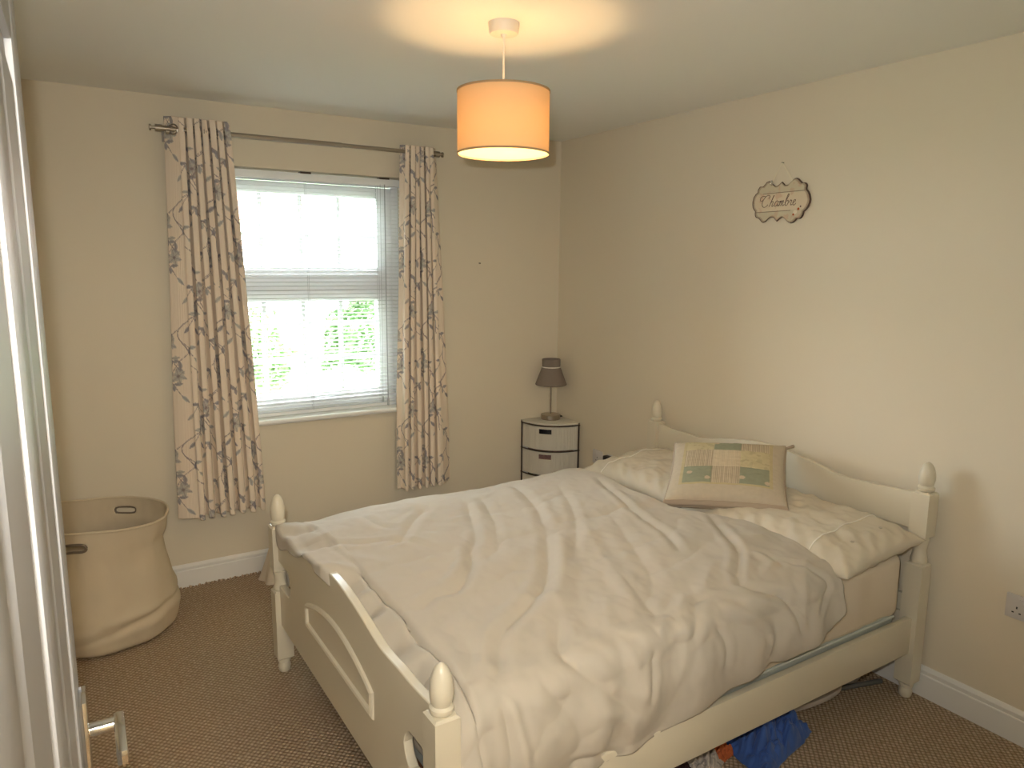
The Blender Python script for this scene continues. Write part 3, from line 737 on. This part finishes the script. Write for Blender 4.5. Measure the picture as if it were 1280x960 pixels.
for i in range(14):
    x = -.10-i*.138; obj('bed_slat', MB().box(x-.045, x+.045, -.70, .70, .2842, .3005), 'wood', bd, bev=.002)

# ------------------------------------------------------------------ mattress
mt = thing('mattress', 'deep mattress under a beige fitted sheet on the cream bed', 'mattress', BED, BR)
def rbox(x0, x1, y0, y1, z0, z1, r, name, m, par, k=5, wr=0):
    """rounded soft box"""
    bm = bmesh.new(); bmesh.ops.create_cube(bm, size=1)
    for v in bm.verts: v.co = Vector(((x0+x1)/2+v.co.x*(x1-x0), (y0+y1)/2+v.co.y*(y1-y0), (z0+z1)/2+v.co.z*(z1-z0)))
    bmesh.ops.bevel(bm, geom=bm.edges[:], offset=r, segments=k, profile=.5, affect='EDGES')
    if wr:
        bmesh.ops.subdivide_edges(bm, edges=[e for e in bm.edges if e.calc_length() > .2], cuts=60, use_grid_fill=True)
        bm.normal_update()
        for v in bm.verts: v.co += v.normal*wr*fbm(v.co.x*6, v.co.y*6, v.co.z*14, 3)
    me = bpy.data.meshes.new(name); bm.to_mesh(me); bm.free(); me.polygons.foreach_set('use_smooth', [True]*len(me.polygons))
    me.materials.append(M[m]); return link(name, me, par)
rbox(-1.945, -.085, -.692, .692, .301, .42, .022, 'base', 'mattress', mt)
rbox(-1.950, -.078, -.699, .699, .338, .588, .034, 'fitted_sheet', 'sheet', mt, wr=.010)
obj('piping', MB().tube([(-1.93, -.695, .346), (-.10, -.695, .346)], .005, 8), 'mattress', mt)

# ------------------------------------------------------------------ duvet
def l2(p):   # world xy -> bed local
    d = Vector((p[0], p[1], 0))-Vector((BED.x, BED.y, 0)); c, s = math.cos(-BR), math.sin(-BR)
    return d.x*c-d.y*s, d.x*s+d.y*c
def pix(x, y, axis, val):
    """point where the sight line through measured photo pixel (x,y) meets a world plane (used to place folds)"""
    d = _r*((x-640)/FPX)-_u*((y-480)/FPX)+_f; t = (val-CAM[axis])/d[axis]; return CAM+d*t
RN = .075        # rounding radius at the near edge
YE = .655        # |ly| where the near side starts to roll over
def sheet_top(x, y):
    a, b = l2(pix(x, y, 2, .68)); return (a, -b)             # q = -ly
def sheet_side(x, y):
    p = pix(x, y, 1, -2.52); a, b = l2(p); return (a, YE+RN*PI/2+(.60-p.z))
def poly(ptsx, side=None):
    out = []
    for x, y in ptsx:
        t = sheet_top(x, y)
        out.append(t if t[1] < YE else sheet_side(x, y))
    return smoothpl(out, 3)
FOLDS = [  # pixels along each fold, depth (m, negative = valley), width
 ([(586,682),(590,702),(575,729),(544,738),(529,752)], -.016, .022),
 ([(575,690),(572,712),(545,728)], .010, .03),
 ([(683,663),(685,698),(679,729),(648,760),(625,783),(623,813),(640,837)], -.020, .024),
 ([(700,668),(704,700),(700,735),(672,765)], .012, .03),
 ([(640,600),(668,630),(683,663)], -.012, .024),
 ([(600,618),(618,650),(622,690)], -.008, .022),
 ([(533,632),(515,655),(502,675),(482,682)], -.012, .022),
 ([(450,640),(470,655),(500,662)], -.008, .02),
 ([(583,622),(594,667),(588,690)], -.008, .018),
 ([(400,672),(440,676),(500,676),(550,690)], -.008, .02),
 ([(430,690),(480,700),(530,716)], .007, .03),
 ([(725,798),(760,837),(775,850)], -.013, .02),
 ([(700,763),(731,809),(769,856),(804,883)], -.015, .022),
 ([(746,600),(788,640),(831,668),(850,690)], -.013, .018),
 ([(880,640),(905,668),(923,690),(966,721),(996,744),(1020,767)], -.016, .018),
 ([(895,700),(930,725),(975,750),(1005,775)], .012, .03),
 ([(757,640),(790,680),(815,720),(850,750),(890,765)], -.010, .03),
 ([(720,640),(750,690),(790,735),(830,760)], .008, .035),
 ([(700,610),(720,650),(716,700)], -.008, .02),
 ([(840,790),(858,770),(870,765)], .012, .016),
 ([(850,800),(880,790),(905,745),(925,735)], -.012, .018),
 ([(925,750),(950,765),(972,782),(965,815)], .016, .018),
 ([(910,775),(918,800),(916,830)], -.014, .014),
 ([(830,805),(822,840),(816,870)], -.014, .016),
 ([(800,790),(806,830),(812,860)], .010, .02),
 ([(1030,690),(1046,712),(1052,728),(1030,760)], -.014, .013),
 ([(1010,690),(1020,730),(1012,770)], .010, .018),
 ([(990,735),(1000,755),(1008,785)], -.012, .012),
 ([(560,760),(590,800),(600,850)], -.008, .03),
 ([(650,860),(655,900),(660,955)], .014, .014),
 ([(640,870),(643,905),(640,950)], -.012, .014),
 ([(690,840),(720,880),(735,915)], -.012, .020),
 ([(760,740),(800,775),(850,800)], .010, .03),
 ([(770,710),(810,745),(860,755)], -.008, .02),
 ([(760,870),(790,890),(800,915)], .012, .02),
 ([(720,945),(750,935),(790,938)], -.016, .014),
 ([(855,730),(880,760),(870,800),(855,850)], .012, .022),
 ([(940,690),(965,700),(990,715)], .010, .018),
 ([(560,650),(600,640),(660,650)], .006, .03),
 ([(640,740),(700,745),(760,780),(820,830)], .008, .03),
]
FP = []
for pts_, A_, w_ in FOLDS:
    q = np.array(poly(pts_)); FP.append((q, A_, w_))
def folds(pq):
    """pq (n,2) -> height"""
    h = np.zeros(len(pq))
    for q, A_, w_ in FP:
        best = np.full(len(pq), 9.); tt = np.zeros(len(pq)); L = len(q)-1
        lo = q.min(0)-4*w_; hi = q.max(0)+4*w_
        m_ = ((pq >= lo) & (pq <= hi)).all(1)
        if not m_.any(): continue
        X = pq[m_]; b = np.full(len(X), 9.); t_ = np.zeros(len(X))
        for i in range(L):
            a0 = q[i]; d = q[i+1]-a0; s = np.clip(((X-a0)@d)/(d@d+1e-12), 0, 1); dist = np.linalg.norm(X-(a0+s[:, None]*d), axis=1)
            up_ = dist < b; b[up_] = dist[up_]; t_[up_] = (i+s[up_])/L
        tap = np.clip(np.minimum(t_, 1-t_)*5, 0, 1)**.7; tap = .15+.85*tap
        w_ = w_*.8; g = A_*.64*tap*(np.exp(-(b/w_)**1.45)-.35*np.exp(-((b-2.1*w_)/w_)**2))
        h[m_] += g
    return h
TBX = [-v for v in yl][:]; TBZ = list(tops)
def OV(q):
    """how far the cover spills over the footboard: all the way on the far part, none on the near part"""
    t = (q-.01)/(-.10); t = max(0, min(1, t)); return t*t*(3-2*t)*max(0, min(1, (.70+q)/.05))
def duvet():
    n1, n2 = 300, 330
    # hem height along the near side (world x -> z)
    hx = [-2.07, -2.02, -1.975, -1.93, -1.88, -1.75, -1.6, -1.43, -1.29, -1.06, -.93, -.86, -.72, -.66, -.60, -.54]
    hz = [.60, .575, .53, .475, .42, .355, .345, .352, .372, .402, .445, .428, .462, .478, .52, .585]
    # head edge line (world y -> x)
    ey = [-2.60, -2.45, -2.35, -2.2, -2.04, -1.95, -1.85, -1.6, -1.2, -1.0]; ex_ = [-.60, -.58, -.555, -.54, -.56, -.62, -.69, -.71, -.62, -.58]
    P = np.zeros((n1, n2, 3)); PQ = np.zeros((n1, n2, 2))
    FE = 1.900                       # foot edge (the seam), local -x
    s = np.linspace(0, 1, n1)
    for i in range(n1):
        fx = s[i]
        for j in range(n2):
            t = j/(n2-1)
            # across: far hem -> near hem ; q from -(.66+..) to near end
            # estimate local x first for hem
            lx0 = -(FE+.02)+(FE-.50)*fx
            wx = BED.x+lx0
            e_near = YE+RN*PI/2+(.60-float(np.interp(wx, hx, hz)))-.0
            q = -.90+(e_near+.90)*t
            ly = -min(max(q, -.70), YE+.02); wy = BED.y+ly
            head = float(np.interp(wy, ey, ex_))-BED.x
            p0 = -(FE+.115); lx = p0+(head-p0)*fx
            PQ[i, j] = (lx, q)
    d = folds(PQ.reshape(-1, 2)).reshape(n1, n2)*np.where(PQ[..., 1] > YE, .8, 1)
    for i in range(n1):
        for j in range(n2):
            lx, q = PQ[i, j]; head = PQ[n1-1, j, 0]
            # base loft over the mattress, softly domed
            yn = max(-1, min(1, q/.68))
            z = .632+.038*(1-abs(yn)**3)+.018*fbm(lx*1.6, q*1.6, 4, 2)
            z += .020*math.exp(-((lx+.75)/.35)**2)-.010*math.exp(-((lx+1.9)/.2)**2)
            y = -q; nx, ny, nz_ = 0, 0, 1
            if q > YE:
                a = min((q-YE)/RN, PI/2); zz0 = z
                rest = max(0, q-YE-RN*PI/2)
                bulge = .022*math.sin(min(1, rest/.22)*PI)*(1+.6*fbm(lx*5, q*3, 9, 2))
                y = -(YE+RN*math.sin(a))-bulge; z = zz0-RN*(1-math.cos(a))-rest*(1.0)+.0
                z = z-(zz0-.632)*(min(1, rest/.15))*0
                ny, nz_ = -math.sin(a), math.cos(a)
            elif q < -.66:
                a = min((-q-.66)/.06, PI/2); rest = max(0, -q-.66-.06*PI/2)
                y = (.66+.06*math.sin(a)); z = z-.06*(1-math.cos(a))-rest; ny, nz_ = math.sin(a), math.cos(a)
            # foot: past the seam the cover lies loose in the gap behind the board; on the far half it spills over the board
            x = lx; e = -(FE)-lx
            if e > 0:
                k = min(1, e/.115); ov = OV(q)
                tb = float(np.interp(q, TBX, TBZ))+.013
                gat = .023*math.sin(q*27+5*fbm(q*3, 1, 2, 2)+2*k)+.007*math.sin(q*61+2*k)
                # tucked route
                xt = -FE-.092*k*(1 if abs(q) < .6 else .8); zt_ = z-.075*k**1.25+gat*k*(1 if q < .55 else .3)
                # spilling route
                xo = -FE-.122*min(1, k/.72); zl = z*(1-min(1, k/.5))+tb*min(1, k/.5)
                zo = zl-(0 if k < .72 else (k-.72)/.28*(.034+.028*math.sin(q*9+1)))+gat*.25
                xo -= .004*math.sin(q*40)*max(0, (k-.72)/.28)
                x = xt*(1-ov)+xo*ov; z = zt_*(1-ov)+zo*ov
                z -= (1-.75*ov)*(.014+.006*fbm(q*9, 3, 3, 2))*math.exp(-((e-.016-.006*math.sin(q*19))/.009)**2)
                nx = -.5*k
            eh = head-lx
            if eh < .03:
                k = 1-eh/.03; z -= .030*k**2.2 if q < YE else .0
            # cloth relief
            wv = fbm(lx*2.2+.6*fbm(lx*1.1, q*1.1, 7, 2), q*3.4, 1, 3)
            fine = .0042*fbm(lx*9+q*3, q*8-lx*2, 2, 3)
            hh = d[i, j]+.009*(abs(wv)**.8-.3)+fine
            if q > YE: hh += .010*math.sin(lx*26+4*fbm(lx*2, q*2, 5, 2))*min(1, (q-YE)/.15)*.7
            nn_ = Vector((nx, ny, nz_)).normalized()
            P[i, j] = (x+nn_.x*hh, y+nn_.y*hh, z+nn_.z*hh)
    t = thing('duvet', 'rumpled cream duvet spread over the bed and hanging down its near side', 'duvet', BED, BR)
    o = obj('cover', MB().grid(P), 'duvet', t, ang=180, fix=False)
    me = o.data
    so = o.modifiers.new('thick', 'SOLIDIFY'); so.thickness = .006; so.offset = -1
    # corded edges: head edge, near hem, foot seam
    obj('piping', MB().tube([P[-2, j]+np.array([0.002, 0, -.001]) for j in range(60, n2-2, 3)], .0028, 6), 'piping', t)
    obj('hem', MB().tube([P[i, -1] for i in range(0, n1, 3)], .0035, 6), 'duvet', t)
    return P
DUV = duvet()

# ------------------------------------------------------------------ pillows
def soft(name_, w_, l_, h_, m, par, seed, wr=.006, n_=90, sag=None, pinch=3.3, flange=0):
    """pillow: w along x, l along y, pinched corners"""
    def surf(sgn_):
        P = np.zeros((n_, n_, 3))
        for i in range(n_):
            for j in range(n_):
                u = -1+2*i/(n_-1); v = -1+2*j/(n_-1)
                u = math.sin(u*PI/2)*.35+u*.65; v = math.sin(v*PI/2)*.35+v*.65
                k = 1-.055*(1-v*v)*abs(u)**6*1.0; k2 = 1-.055*(1-u*u)*abs(v)**6
                x = u*w_/2*k2 if False else u*w_/2*(1-.06*(1-v*v)*abs(u)**3)
                y = v*l_/2*(1-.05*(1-u*u)*abs(v)**3)
                hgt = ((1-abs(u)**pinch)*(1-abs(v)**pinch))**.5
                z = sgn_*h_/2*hgt
                # creases radiating from the edges
                ed = max(abs(u), abs(v)); z += sgn_*wr*hgt*fbm(x*9+seed, y*9, sgn_*3+seed, 3)+sgn_*wr*.8*hgt*(ed**4)*math.sin((x-y)*70+seed+3*fbm(x*4, y*4, seed, 2))
                P[i, j] = (x, y, z)
        return P
    A = surf(1); B = surf(-1)
    mb = MB().grid(A); mb.grid(B[:, ::-1])
    o = obj(name_, mb, m, par, ang=180, fix=False)
    bm = bmesh.new(); bm.from_mesh(o.data); bmesh.ops.remove_doubles(bm, verts=bm.verts, dist=2e-4); bmesh.ops.recalc_face_normals(bm, faces=bm.faces); bm.to_mesh(o.data); bm.free()
    return o, A, B
def pillow(label, loc_, rot, l_, seed, pipe_v, buttons):
    t = thing('pillow', label, 'pillow', loc_); t.rotation_euler = rot; t['group'] = 'cream pillows at the headboard'
    o, A, B = soft('cover', .49, l_, .150, 'pillow', t, seed, wr=.014, n_=110)
    j = int((pipe_v+1)/2*109)
    obj('piping', MB().tube([A[i, j]+np.array([0, 0, .001]) for i in range(3, 107, 3)], .0026, 6), 'piping', t)
    for bu in buttons:
        c = A[int((bu+1)/2*109), max(0, j-12) if pipe_v < 0 else min(109, j+12)]
        obj('button', MB().lathe([(.0065, 0), (.007, .002), (.005, .0032), (.003, .002)], tuple(c), 14), 'button', t)
    return t
pillow('cream pillow nearer the camera, its buttoned end poking out by the near headboard post', (-.352, -2.120, .643), (math.radians(1.5), math.radians(-4), BR+.02), .765, 5.0, -.48, (-.25, .35))
pillow('cream pillow on the far side of the bed, half hidden behind the patchwork cushion', (-.335, -1.375, .648), (math.radians(-2), math.radians(-6), BR-.05), .72, 2.0, .50, ())

# ------------------------------------------------------------------ patchwork cushion
cu = thing('cushion', 'patchwork cushion in pale green, cream and striped squares lying on the pillows', 'cushion')
BL, BRc, TLc, TRc = pix(822, 628, 2, .685), pix(977, 641, 2, .70), pix(853, 560, 2, .825), pix(986, 561, 2, .862)
cc_ = (BL+BRc+TLc+TRc)/4
ux = ((BRc-BL)+(TRc-TLc)).normalized(); vy = ((TLc-BL)+(TRc-BRc)); vy = (vy-ux*vy.dot(ux)).normalized(); nz = ux.cross(vy)
cu.matrix_world = Matrix(((ux.x, vy.x, nz.x, cc_.x), (ux.y, vy.y, nz.y, cc_.y), (ux.z, vy.z, nz.z, cc_.z+.004), (0, 0, 0, 1)))
CWD = ((BRc-BL).length+(TRc-TLc).length)/2*1.01; CHT = ((TLc-BL).length+(TRc-BRc).length)/2*.985
cb_ = []
n_ = 170; G = .032    # gusset
def cush():
    P = np.zeros((n_, n_, 3)); Q = np.zeros((n_, n_, 3)); col = np.zeros((n_, n_, 3))
    rnd = random.Random(4)
    dots = [(-.62, -.33), (-.78, -.62), (-.30, -.50), (.28, -.45), (.70, -.55), (.45, -.78), (-.2, .80), (.05, .86)]
    for i in range(n_):
        for j in range(n_):
            u = -1+2*i/(n_-1); v = -1+2*j/(n_-1)
            x = u*CWD/2*(1-.05*(1-v*v)*abs(u)**4); y = v*CHT/2*(1-.05*(1-u*u)*abs(v)**4)
            h = (max(0, 1-abs(u)**2.6)*max(0, 1-abs(v)**2.6))**.5
            z = .052*h+.003*h*fbm(x*16, y*16, 5, 3)
            seam = 0
            a, b = u/.79, (v-.12)/.80
            c = np.array((.54, .47, .36))
            if abs(a) < 1 and abs(b) < 1:
                # bordered panel of patches, three columns
                c = np.array((.53, .45, .27)); ba = abs(a) > .93 or abs(b) > .93
                if not ba:
                    colm = 0 if a < -.30 else (1 if a < .30 else 2); row = 0 if b < -.32 else (1 if b < .42 else 2)
                    g = (colm, row)
                    green = np.array((.31, .325, .23)); strp = np.array((.50, .42, .30)); cream = np.array((.57, .50, .31))
                    if g in ((0, 0), (2, 0), (1, 2)):
                        c = green.copy()
                        for dx, dy in dots:
                            if (u-dx)**2+(v-dy)**2 < .0024 and (((u-dx)*1)**2+((v-dy))**2) > .0: c = np.array((.58, .47, .34))
                    elif g in ((1, 0), (0, 1), (2, 2)):
                        s_ = math.sin(u*CWD*430); c = strp*(1.20 if s_ > .2 else (.74 if s_ < -.4 else 1))
                    elif g == (1, 1):
                        s_ = math.sin(u*CWD*700); c = np.array((.62, .53, .38))*(1.04 if s_ > 0 else .94)
                    else:
                        c = cream*(.85 if fbm(x*34, y*34, 2, 2) > .32 else 1)
                    for e_ in (a+.30, a-.30, b+.32, b-.42):
                        if abs(e_) < .015: seam = 1
            c = c*(1+.05*fbm(x*60, y*60, 1, 2))
            z -= .0012*seam
            P[i, j] = (x, y, z+G/2); Q[i, j] = (x, y, -.045*h-G/2); col[i, j] = c
    return P, Q, col
P, Q, col = cush()
fo = obj('patchwork_face', MB().grid(P), 'patch', cu, ang=180, fix=False); setcol(fo, col.reshape(-1, 3))
obj('back', MB().grid(Q[:, ::-1]), mat('plain_cushion_back', (.44, .36, .26), .9), cu, ang=180, fix=False)
border = [P[i, 0] for i in range(n_)]+[P[-1, j] for j in range(n_)]+[P[i, -1] for i in range(n_-1, -1, -1)]+[P[0, j] for j in range(n_-1, -1, -1)]
bq = [Q[i, 0] for i in range(n_)]+[Q[-1, j] for j in range(n_)]+[Q[i, -1] for i in range(n_-1, -1, -1)]+[Q[0, j] for j in range(n_-1, -1, -1)]
ctr = np.array((0, 0, 0.))
gm = []
for a, b in zip(border, bq):
    m_ = (np.array(a)+np.array(b))/2; o_ = m_/np.linalg.norm(m_)*.010
    gm.append([a, np.array(a)*.7+np.array(b)*.3+o_*.7, m_+o_, np.array(a)*.3+np.array(b)*.7+o_*.7, b])
M['gusset'] = mat('dusky_beige_gusset', (.46, .37, .28), .9, bump=(300, .2, .001))
obj('gusset', MB().grid(gm, closed_u=True), 'gusset', cu, ang=180)
obj('piping', MB().tube([np.array(p) for p in border[::4]], .003, 6), 'gusset', cu)
obj('piping', MB().tube([np.array(p) for p in bq[::4]], .003, 6), 'gusset', cu)
for sx, sy in ((1, 1), (1, -1), (-1, -1)):
    c = Vector((sx*CWD/2, sy*CHT/2, 0)); dd = Vector((sx*.6, sy*.8 if sy > 0 else -.05, -.15 if sy > 0 else -.35)).normalized()
    if sx < 0: dd = Vector((-.9, .1, -.3)).normalized()
    tm = MB().tube([c, c+dd*.012, c+dd*.03, c+dd*.055+Vector((0, 0, -.004))], [.003, .006, .005, .008], 8)
    obj('tassel', tm, 'gusset', cu)

# ------------------------------------------------------------------ laundry basket
BX, BYY = -2.668, -.300
lb = thing('laundry_basket', 'large soft round beige canvas laundry basket with slot handles beside the curtain', 'basket', (BX, BYY, 0))
NB, NZ = 128, 70; BH = .542
def brad(a, z):
    t = z/BH
    r = .262+.030*math.exp(-((t-.18)/.22)**2)-.012*math.exp(-((t-.72)/.14)**2)+.006*t
    if z < .03: r -= .030*(1-z/.03)**2
    r += .009*fbm(math.cos(a)*2.2, math.sin(a)*2.2, z*4, 3)
    ca = math.cos(a-math.radians(-30))
    r -= .012*math.exp(-((t-.80)/.06)**2)*max(0, math.cos(a-.1))**2          # dent below the rim at right
    # slumped creases near the foot
    for (z0, am, ph, wd, cen, sgn_) in ((.150, .045, 1.1, .020, -1.2, 1), (.118, .045, 1.1, .014, -1.2, -1), (.225, .060, .2, .028, -1.9, .45), (.190, .060, .2, .020, -1.9, -.4), (.070, .030, 2.2, .018, -.6, .6), (.300, -.05, .5, .03, -2.3, .25)):
        zz0 = z0+am*math.sin(a+ph)+.012*math.sin(3*a+z0*40)
        r += sgn_*.0085*math.exp(-((z-zz0)/wd)**2)*max(0, .5+.5*math.cos(a-cen))**1.5
    return r
def bpt(a, z, off=0):
    r = brad(a, z)+off
    lift = (.020*math.cos(a-PI*.95)+.006*math.sin(3*a))*(z/BH)**3
    return (r*math.cos(a)*1.02, r*math.sin(a)*.97, z+lift)
slots = [math.radians(-113), math.radians(63)]
def slotted(a, z):
    for s_ in slots:
        da = (a-s_+PI) % (2*PI)-PI
        if abs(da*.27) < .046 and abs(z-.480) < .0125: return True
    return False
bmn = MB(); A = []
P = [[bpt(2*PI*i/NB, BH*j/NZ) for j in range(NZ+1)] for i in range(NB)]
v = [p for row in P for p in row]; f = []
for i in range(NB):
    for j in range(NZ):
        if slotted(2*PI*(i+.5)/NB, BH*(j+.5)/NZ): continue
        i2 = (i+1) % NB; f.append((i*(NZ+1)+j, i2*(NZ+1)+j, i2*(NZ+1)+j+1, i*(NZ+1)+j+1))
f.append(tuple(i*(NZ+1) for i in range(NB))[::-1])
bmn.add(v, f)
bo = obj('body', bmn, 'canvas', lb, ang=60)
so = bo.modifiers.new('t', 'SOLIDIFY'); so.thickness = .004; so.offset = -1
obj('rim', MB().tube([bpt(2*PI*i/64, BH) for i in range(65)], .0062, 8, cap=False), 'canvas', lb)
for s_ in slots:
    hm = MB(); pts = []
    for k in range(29):
        a = 2*PI*k/28; cx_, sz_ = math.cos(a), math.sin(a)
        ex2 = abs(cx_)**.5*math.copysign(1, cx_); ez2 = abs(sz_)**.7*math.copysign(1, sz_)
        pts.append(bpt(s_+ex2*.050/.27, .480+ez2*.0165, .001))
    obj('handle_slot', hm.tube(pts, .0058, 8, cap=False), 'leather', lb)

# ------------------------------------------------------------------ white fabric behind the bed
wfm = thing('fabric_bundle', 'soft white fabric slumped on the carpet behind the far footboard post', 'fabric', (-1.845, -.125, 0))
P = []
for i in range(60):
    a = 2*PI*i/60; row = []
    for j in range(30):
        t = j/29; z = .40*(1-(1-t)**1.0); r = .018+.095*(1-t)**1.6+.012*(1-t)*math.sin(a*7+2*t)*(.4+.6*(1-t))
        if t > .96: r *= .5
        row.append((r*math.cos(a), r*math.sin(a)*.9, z))
    P.append(row)
obj('folds', MB().grid(P, closed_u=True), 'whitefabric', wfm, ang=180)

# ------------------------------------------------------------------ things on the floor under the bed
def cloth(name_, label, cat, cx_, cy_, sx_, sy_, h_, m, seed, rz=0, pts=None, n_=110):
    t = thing(name_, label, cat, (cx_, cy_, 0), rz); P = []
    for i in range(n_):
        row = []
        for j in range(n_):
            u = -1+2*i/(n_-1); v_ = -1+2*j/(n_-1)
            ed = 1+.10*fbm(u*1.7, v_*1.7, seed, 3)
            x = u*sx_*ed+.05*sx_*v_; y = v_*sy_*ed*(1-.18*u)
            k = max(0, 1-max(abs(u), abs(v_))**3)
            wv = abs(fbm(u*2.2+seed, v_*2.2, seed, 3)); 
            z = .004+h_*k*(.45+.9*wv)+.003*abs(math.sin(u*7+v_*4+3*wv))*k
            row.append((x, y, z))
        P.append(row)
    o = obj('folds', MB().grid(P), m, t, ang=180, fix=False); so = o.modifiers.new('t', 'SOLIDIFY'); so.thickness = .003; so.offset = 0
    return t
cloth('blue_cloth', 'crumpled blue cloth lying on the carpet under the near bed rail', 'cloth', -.755, -2.355, .175, .105, .120, 'blue', 3.3, .14)
# ironing-board like long pale board with rounded nose
ib = thing('padded_board', 'long pale padded board with rounded tip lying under the bed beside the blue cloth', 'board', (-.745, -2.18, 0), math.radians(-18))
bo2 = []
for k in range(33):
    a = -PI/2+PI*k/32; bo2.append((.22+.26*math.cos(a)*1.0, .105*math.sin(a)*(1-.25*math.cos(a)), .038))
outl2 = bo2+[(-.62, .15, .038), (-.62, -.15, .038)]
obj('padded_top', MB().prism(outl2, (0, 0, .022)), 'palecloth', ib, bev=.006)
obj('leg', MB().tube([(.30, .02, .012), (.70, .035, .012)], .010, 10), 'greymetal', ib)
obj('leg', MB().tube([(-.50, .06, .020), (.32, .02, .014)], .010, 10), 'greymetal', ib)
cloth('orange_cloth', 'small piece of orange cloth under the bed left of the blue cloth', 'cloth', -.955, -2.315, .055, .05, .05, 'orange', 8.1)
cloth('white_cloth', 'off-white cloth under the bed between orange and dark maroon cloths', 'cloth', -1.045, -2.335, .07, .07, .05, 'palecloth', 5.1, .4)
cloth('maroon_cloth', 'dark maroon cloth heap deep under the near bed rail', 'cloth', -1.27, -2.30, .19, .13, .11, 'maroon', 1.7)
cloth('paper', 'crumpled white paper on the floor behind the near headboard post', 'paper', -.150, -2.262, .060, .045, .055, 'paper', 2.9, .2, n_=50)
bg_ = thing('storage_bag', 'black bag stored on the floor under the footboard', 'bag', (-1.62, -1.84, 0))
rb_ = rbox(-.33, .12, -.30, .22, .002, .17, .05, 'body', 'dark', bg_, wr=0)
obj('strap', MB().tube([(-.27, -.1, .165), (-.23, -.08, .20), (-.1, 0, .215), (.02, .06, .19), (.05, .07, .165)], .008, 8), 'dark', bg_)

# ------------------------------------------------------------------ outside
gz = -.35
struct('ground', MB().box(-30, 45, .31, 60, gz-.1, gz), 'lawn', smooth=False)
def bush(name_, label, cat, x, y, sx_, sy_, h_, cnt, seed, z0=gz, leafm='leaf', ls=.055):
    rnd = random.Random(seed); t = thing(name_, label, cat, (x, y, z0), 0, 'shrubs in the garden'); mb = MB()
    for _ in range(cnt):
        th = rnd.uniform(0, 2*PI); ph = math.acos(rnd.uniform(-.35, 1)); r = rnd.uniform(.55, 1)**.5
        lump = 1+.25*noise.noise(Vector((math.cos(th)*2, math.sin(th)*2, ph*2+seed)))
        c = Vector((math.sin(ph)*math.cos(th)*sx_*r*lump, math.sin(ph)*math.sin(th)*sy_*r*lump, h_*.5+math.cos(ph)*h_*.5*r*lump))
        c.z = max(.03, c.z)
        a = Vector((rnd.gauss(0, 1), rnd.gauss(0, 1), rnd.gauss(0, 1))).normalized(); b = a.cross(Vector((rnd.gauss(0, 1), rnd.gauss(0, 1), rnd.gauss(0, 1)))).normalized()
        l_ = ls*rnd.uniform(.6, 1.3)
        mb.add([c-a*l_, c+b*l_*.4, c+a*l_, c-b*l_*.4], [(0, 1, 2, 3)])
    fo_ = obj('foliage', mb, leafm, t, smooth=False, fix=False); fo_['kind'] = 'stuff'
    st = MB()
    for k in range(5):
        a = k*2.1; st.tube([(0, 0, 0), (.1*sx_*math.cos(a), .1*sy_*math.sin(a), h_*.3), (.4*sx_*math.cos(a), .4*sy_*math.sin(a), h_*.7)], [.03, .02, .008], 6)
    obj('stem', st, 'bark', t)
    return t
M['leaf2'] = mat('pale_garden_leaf', (.10, .18, .06), .7, var=(3, .4))
M['leaf3'] = mat('dark_garden_leaf', (.03, .07, .025), .7, var=(3, .4))
bush('shrub', 'pale green garden shrub seen through the lower left of the window', 'shrub', -1.3, 5.2, 1.0, .8, 1.5, 4200, 1, leafm='leaf2')
bush('shrub', 'green garden shrub seen through the middle of the window', 'shrub', 1.15, 5.6, .95, .9, 1.75, 4600, 2)
bush('shrub', 'darker green garden shrub seen at the right edge of the window', 'shrub', 3.5, 6.2, 1.0, .9, 1.85, 4600, 3, leafm='leaf3')
# neighbouring house
hs = thing('house', 'neighbouring white house with a red tiled roof beyond the garden', 'house', (6.5, 21, gz))
hw = obj('wall', MB().box(-9, 6, 0, 7, 0, 3.45), 'render', hs, smooth=False)
obj('roof', MB().prism([(-9.4, -.5, 3.35), (-9.4, 3.5, 6.4), (-9.4, 7.5, 3.35)], (15.8, 0, 0)), 'tile', hs, smooth=False)
for x in (-7, -3.4, .4, 3.6):
    f_ = obj('window', MB().box(x-.6, x+.6, -.05, .02, 1.1, 2.3), 'upvc', hs, smooth=False)
    obj('pane', MB().box(x-.52, x+.52, -.06, -.04, 1.18, 2.22), 'darkglass', f_, smooth=False)
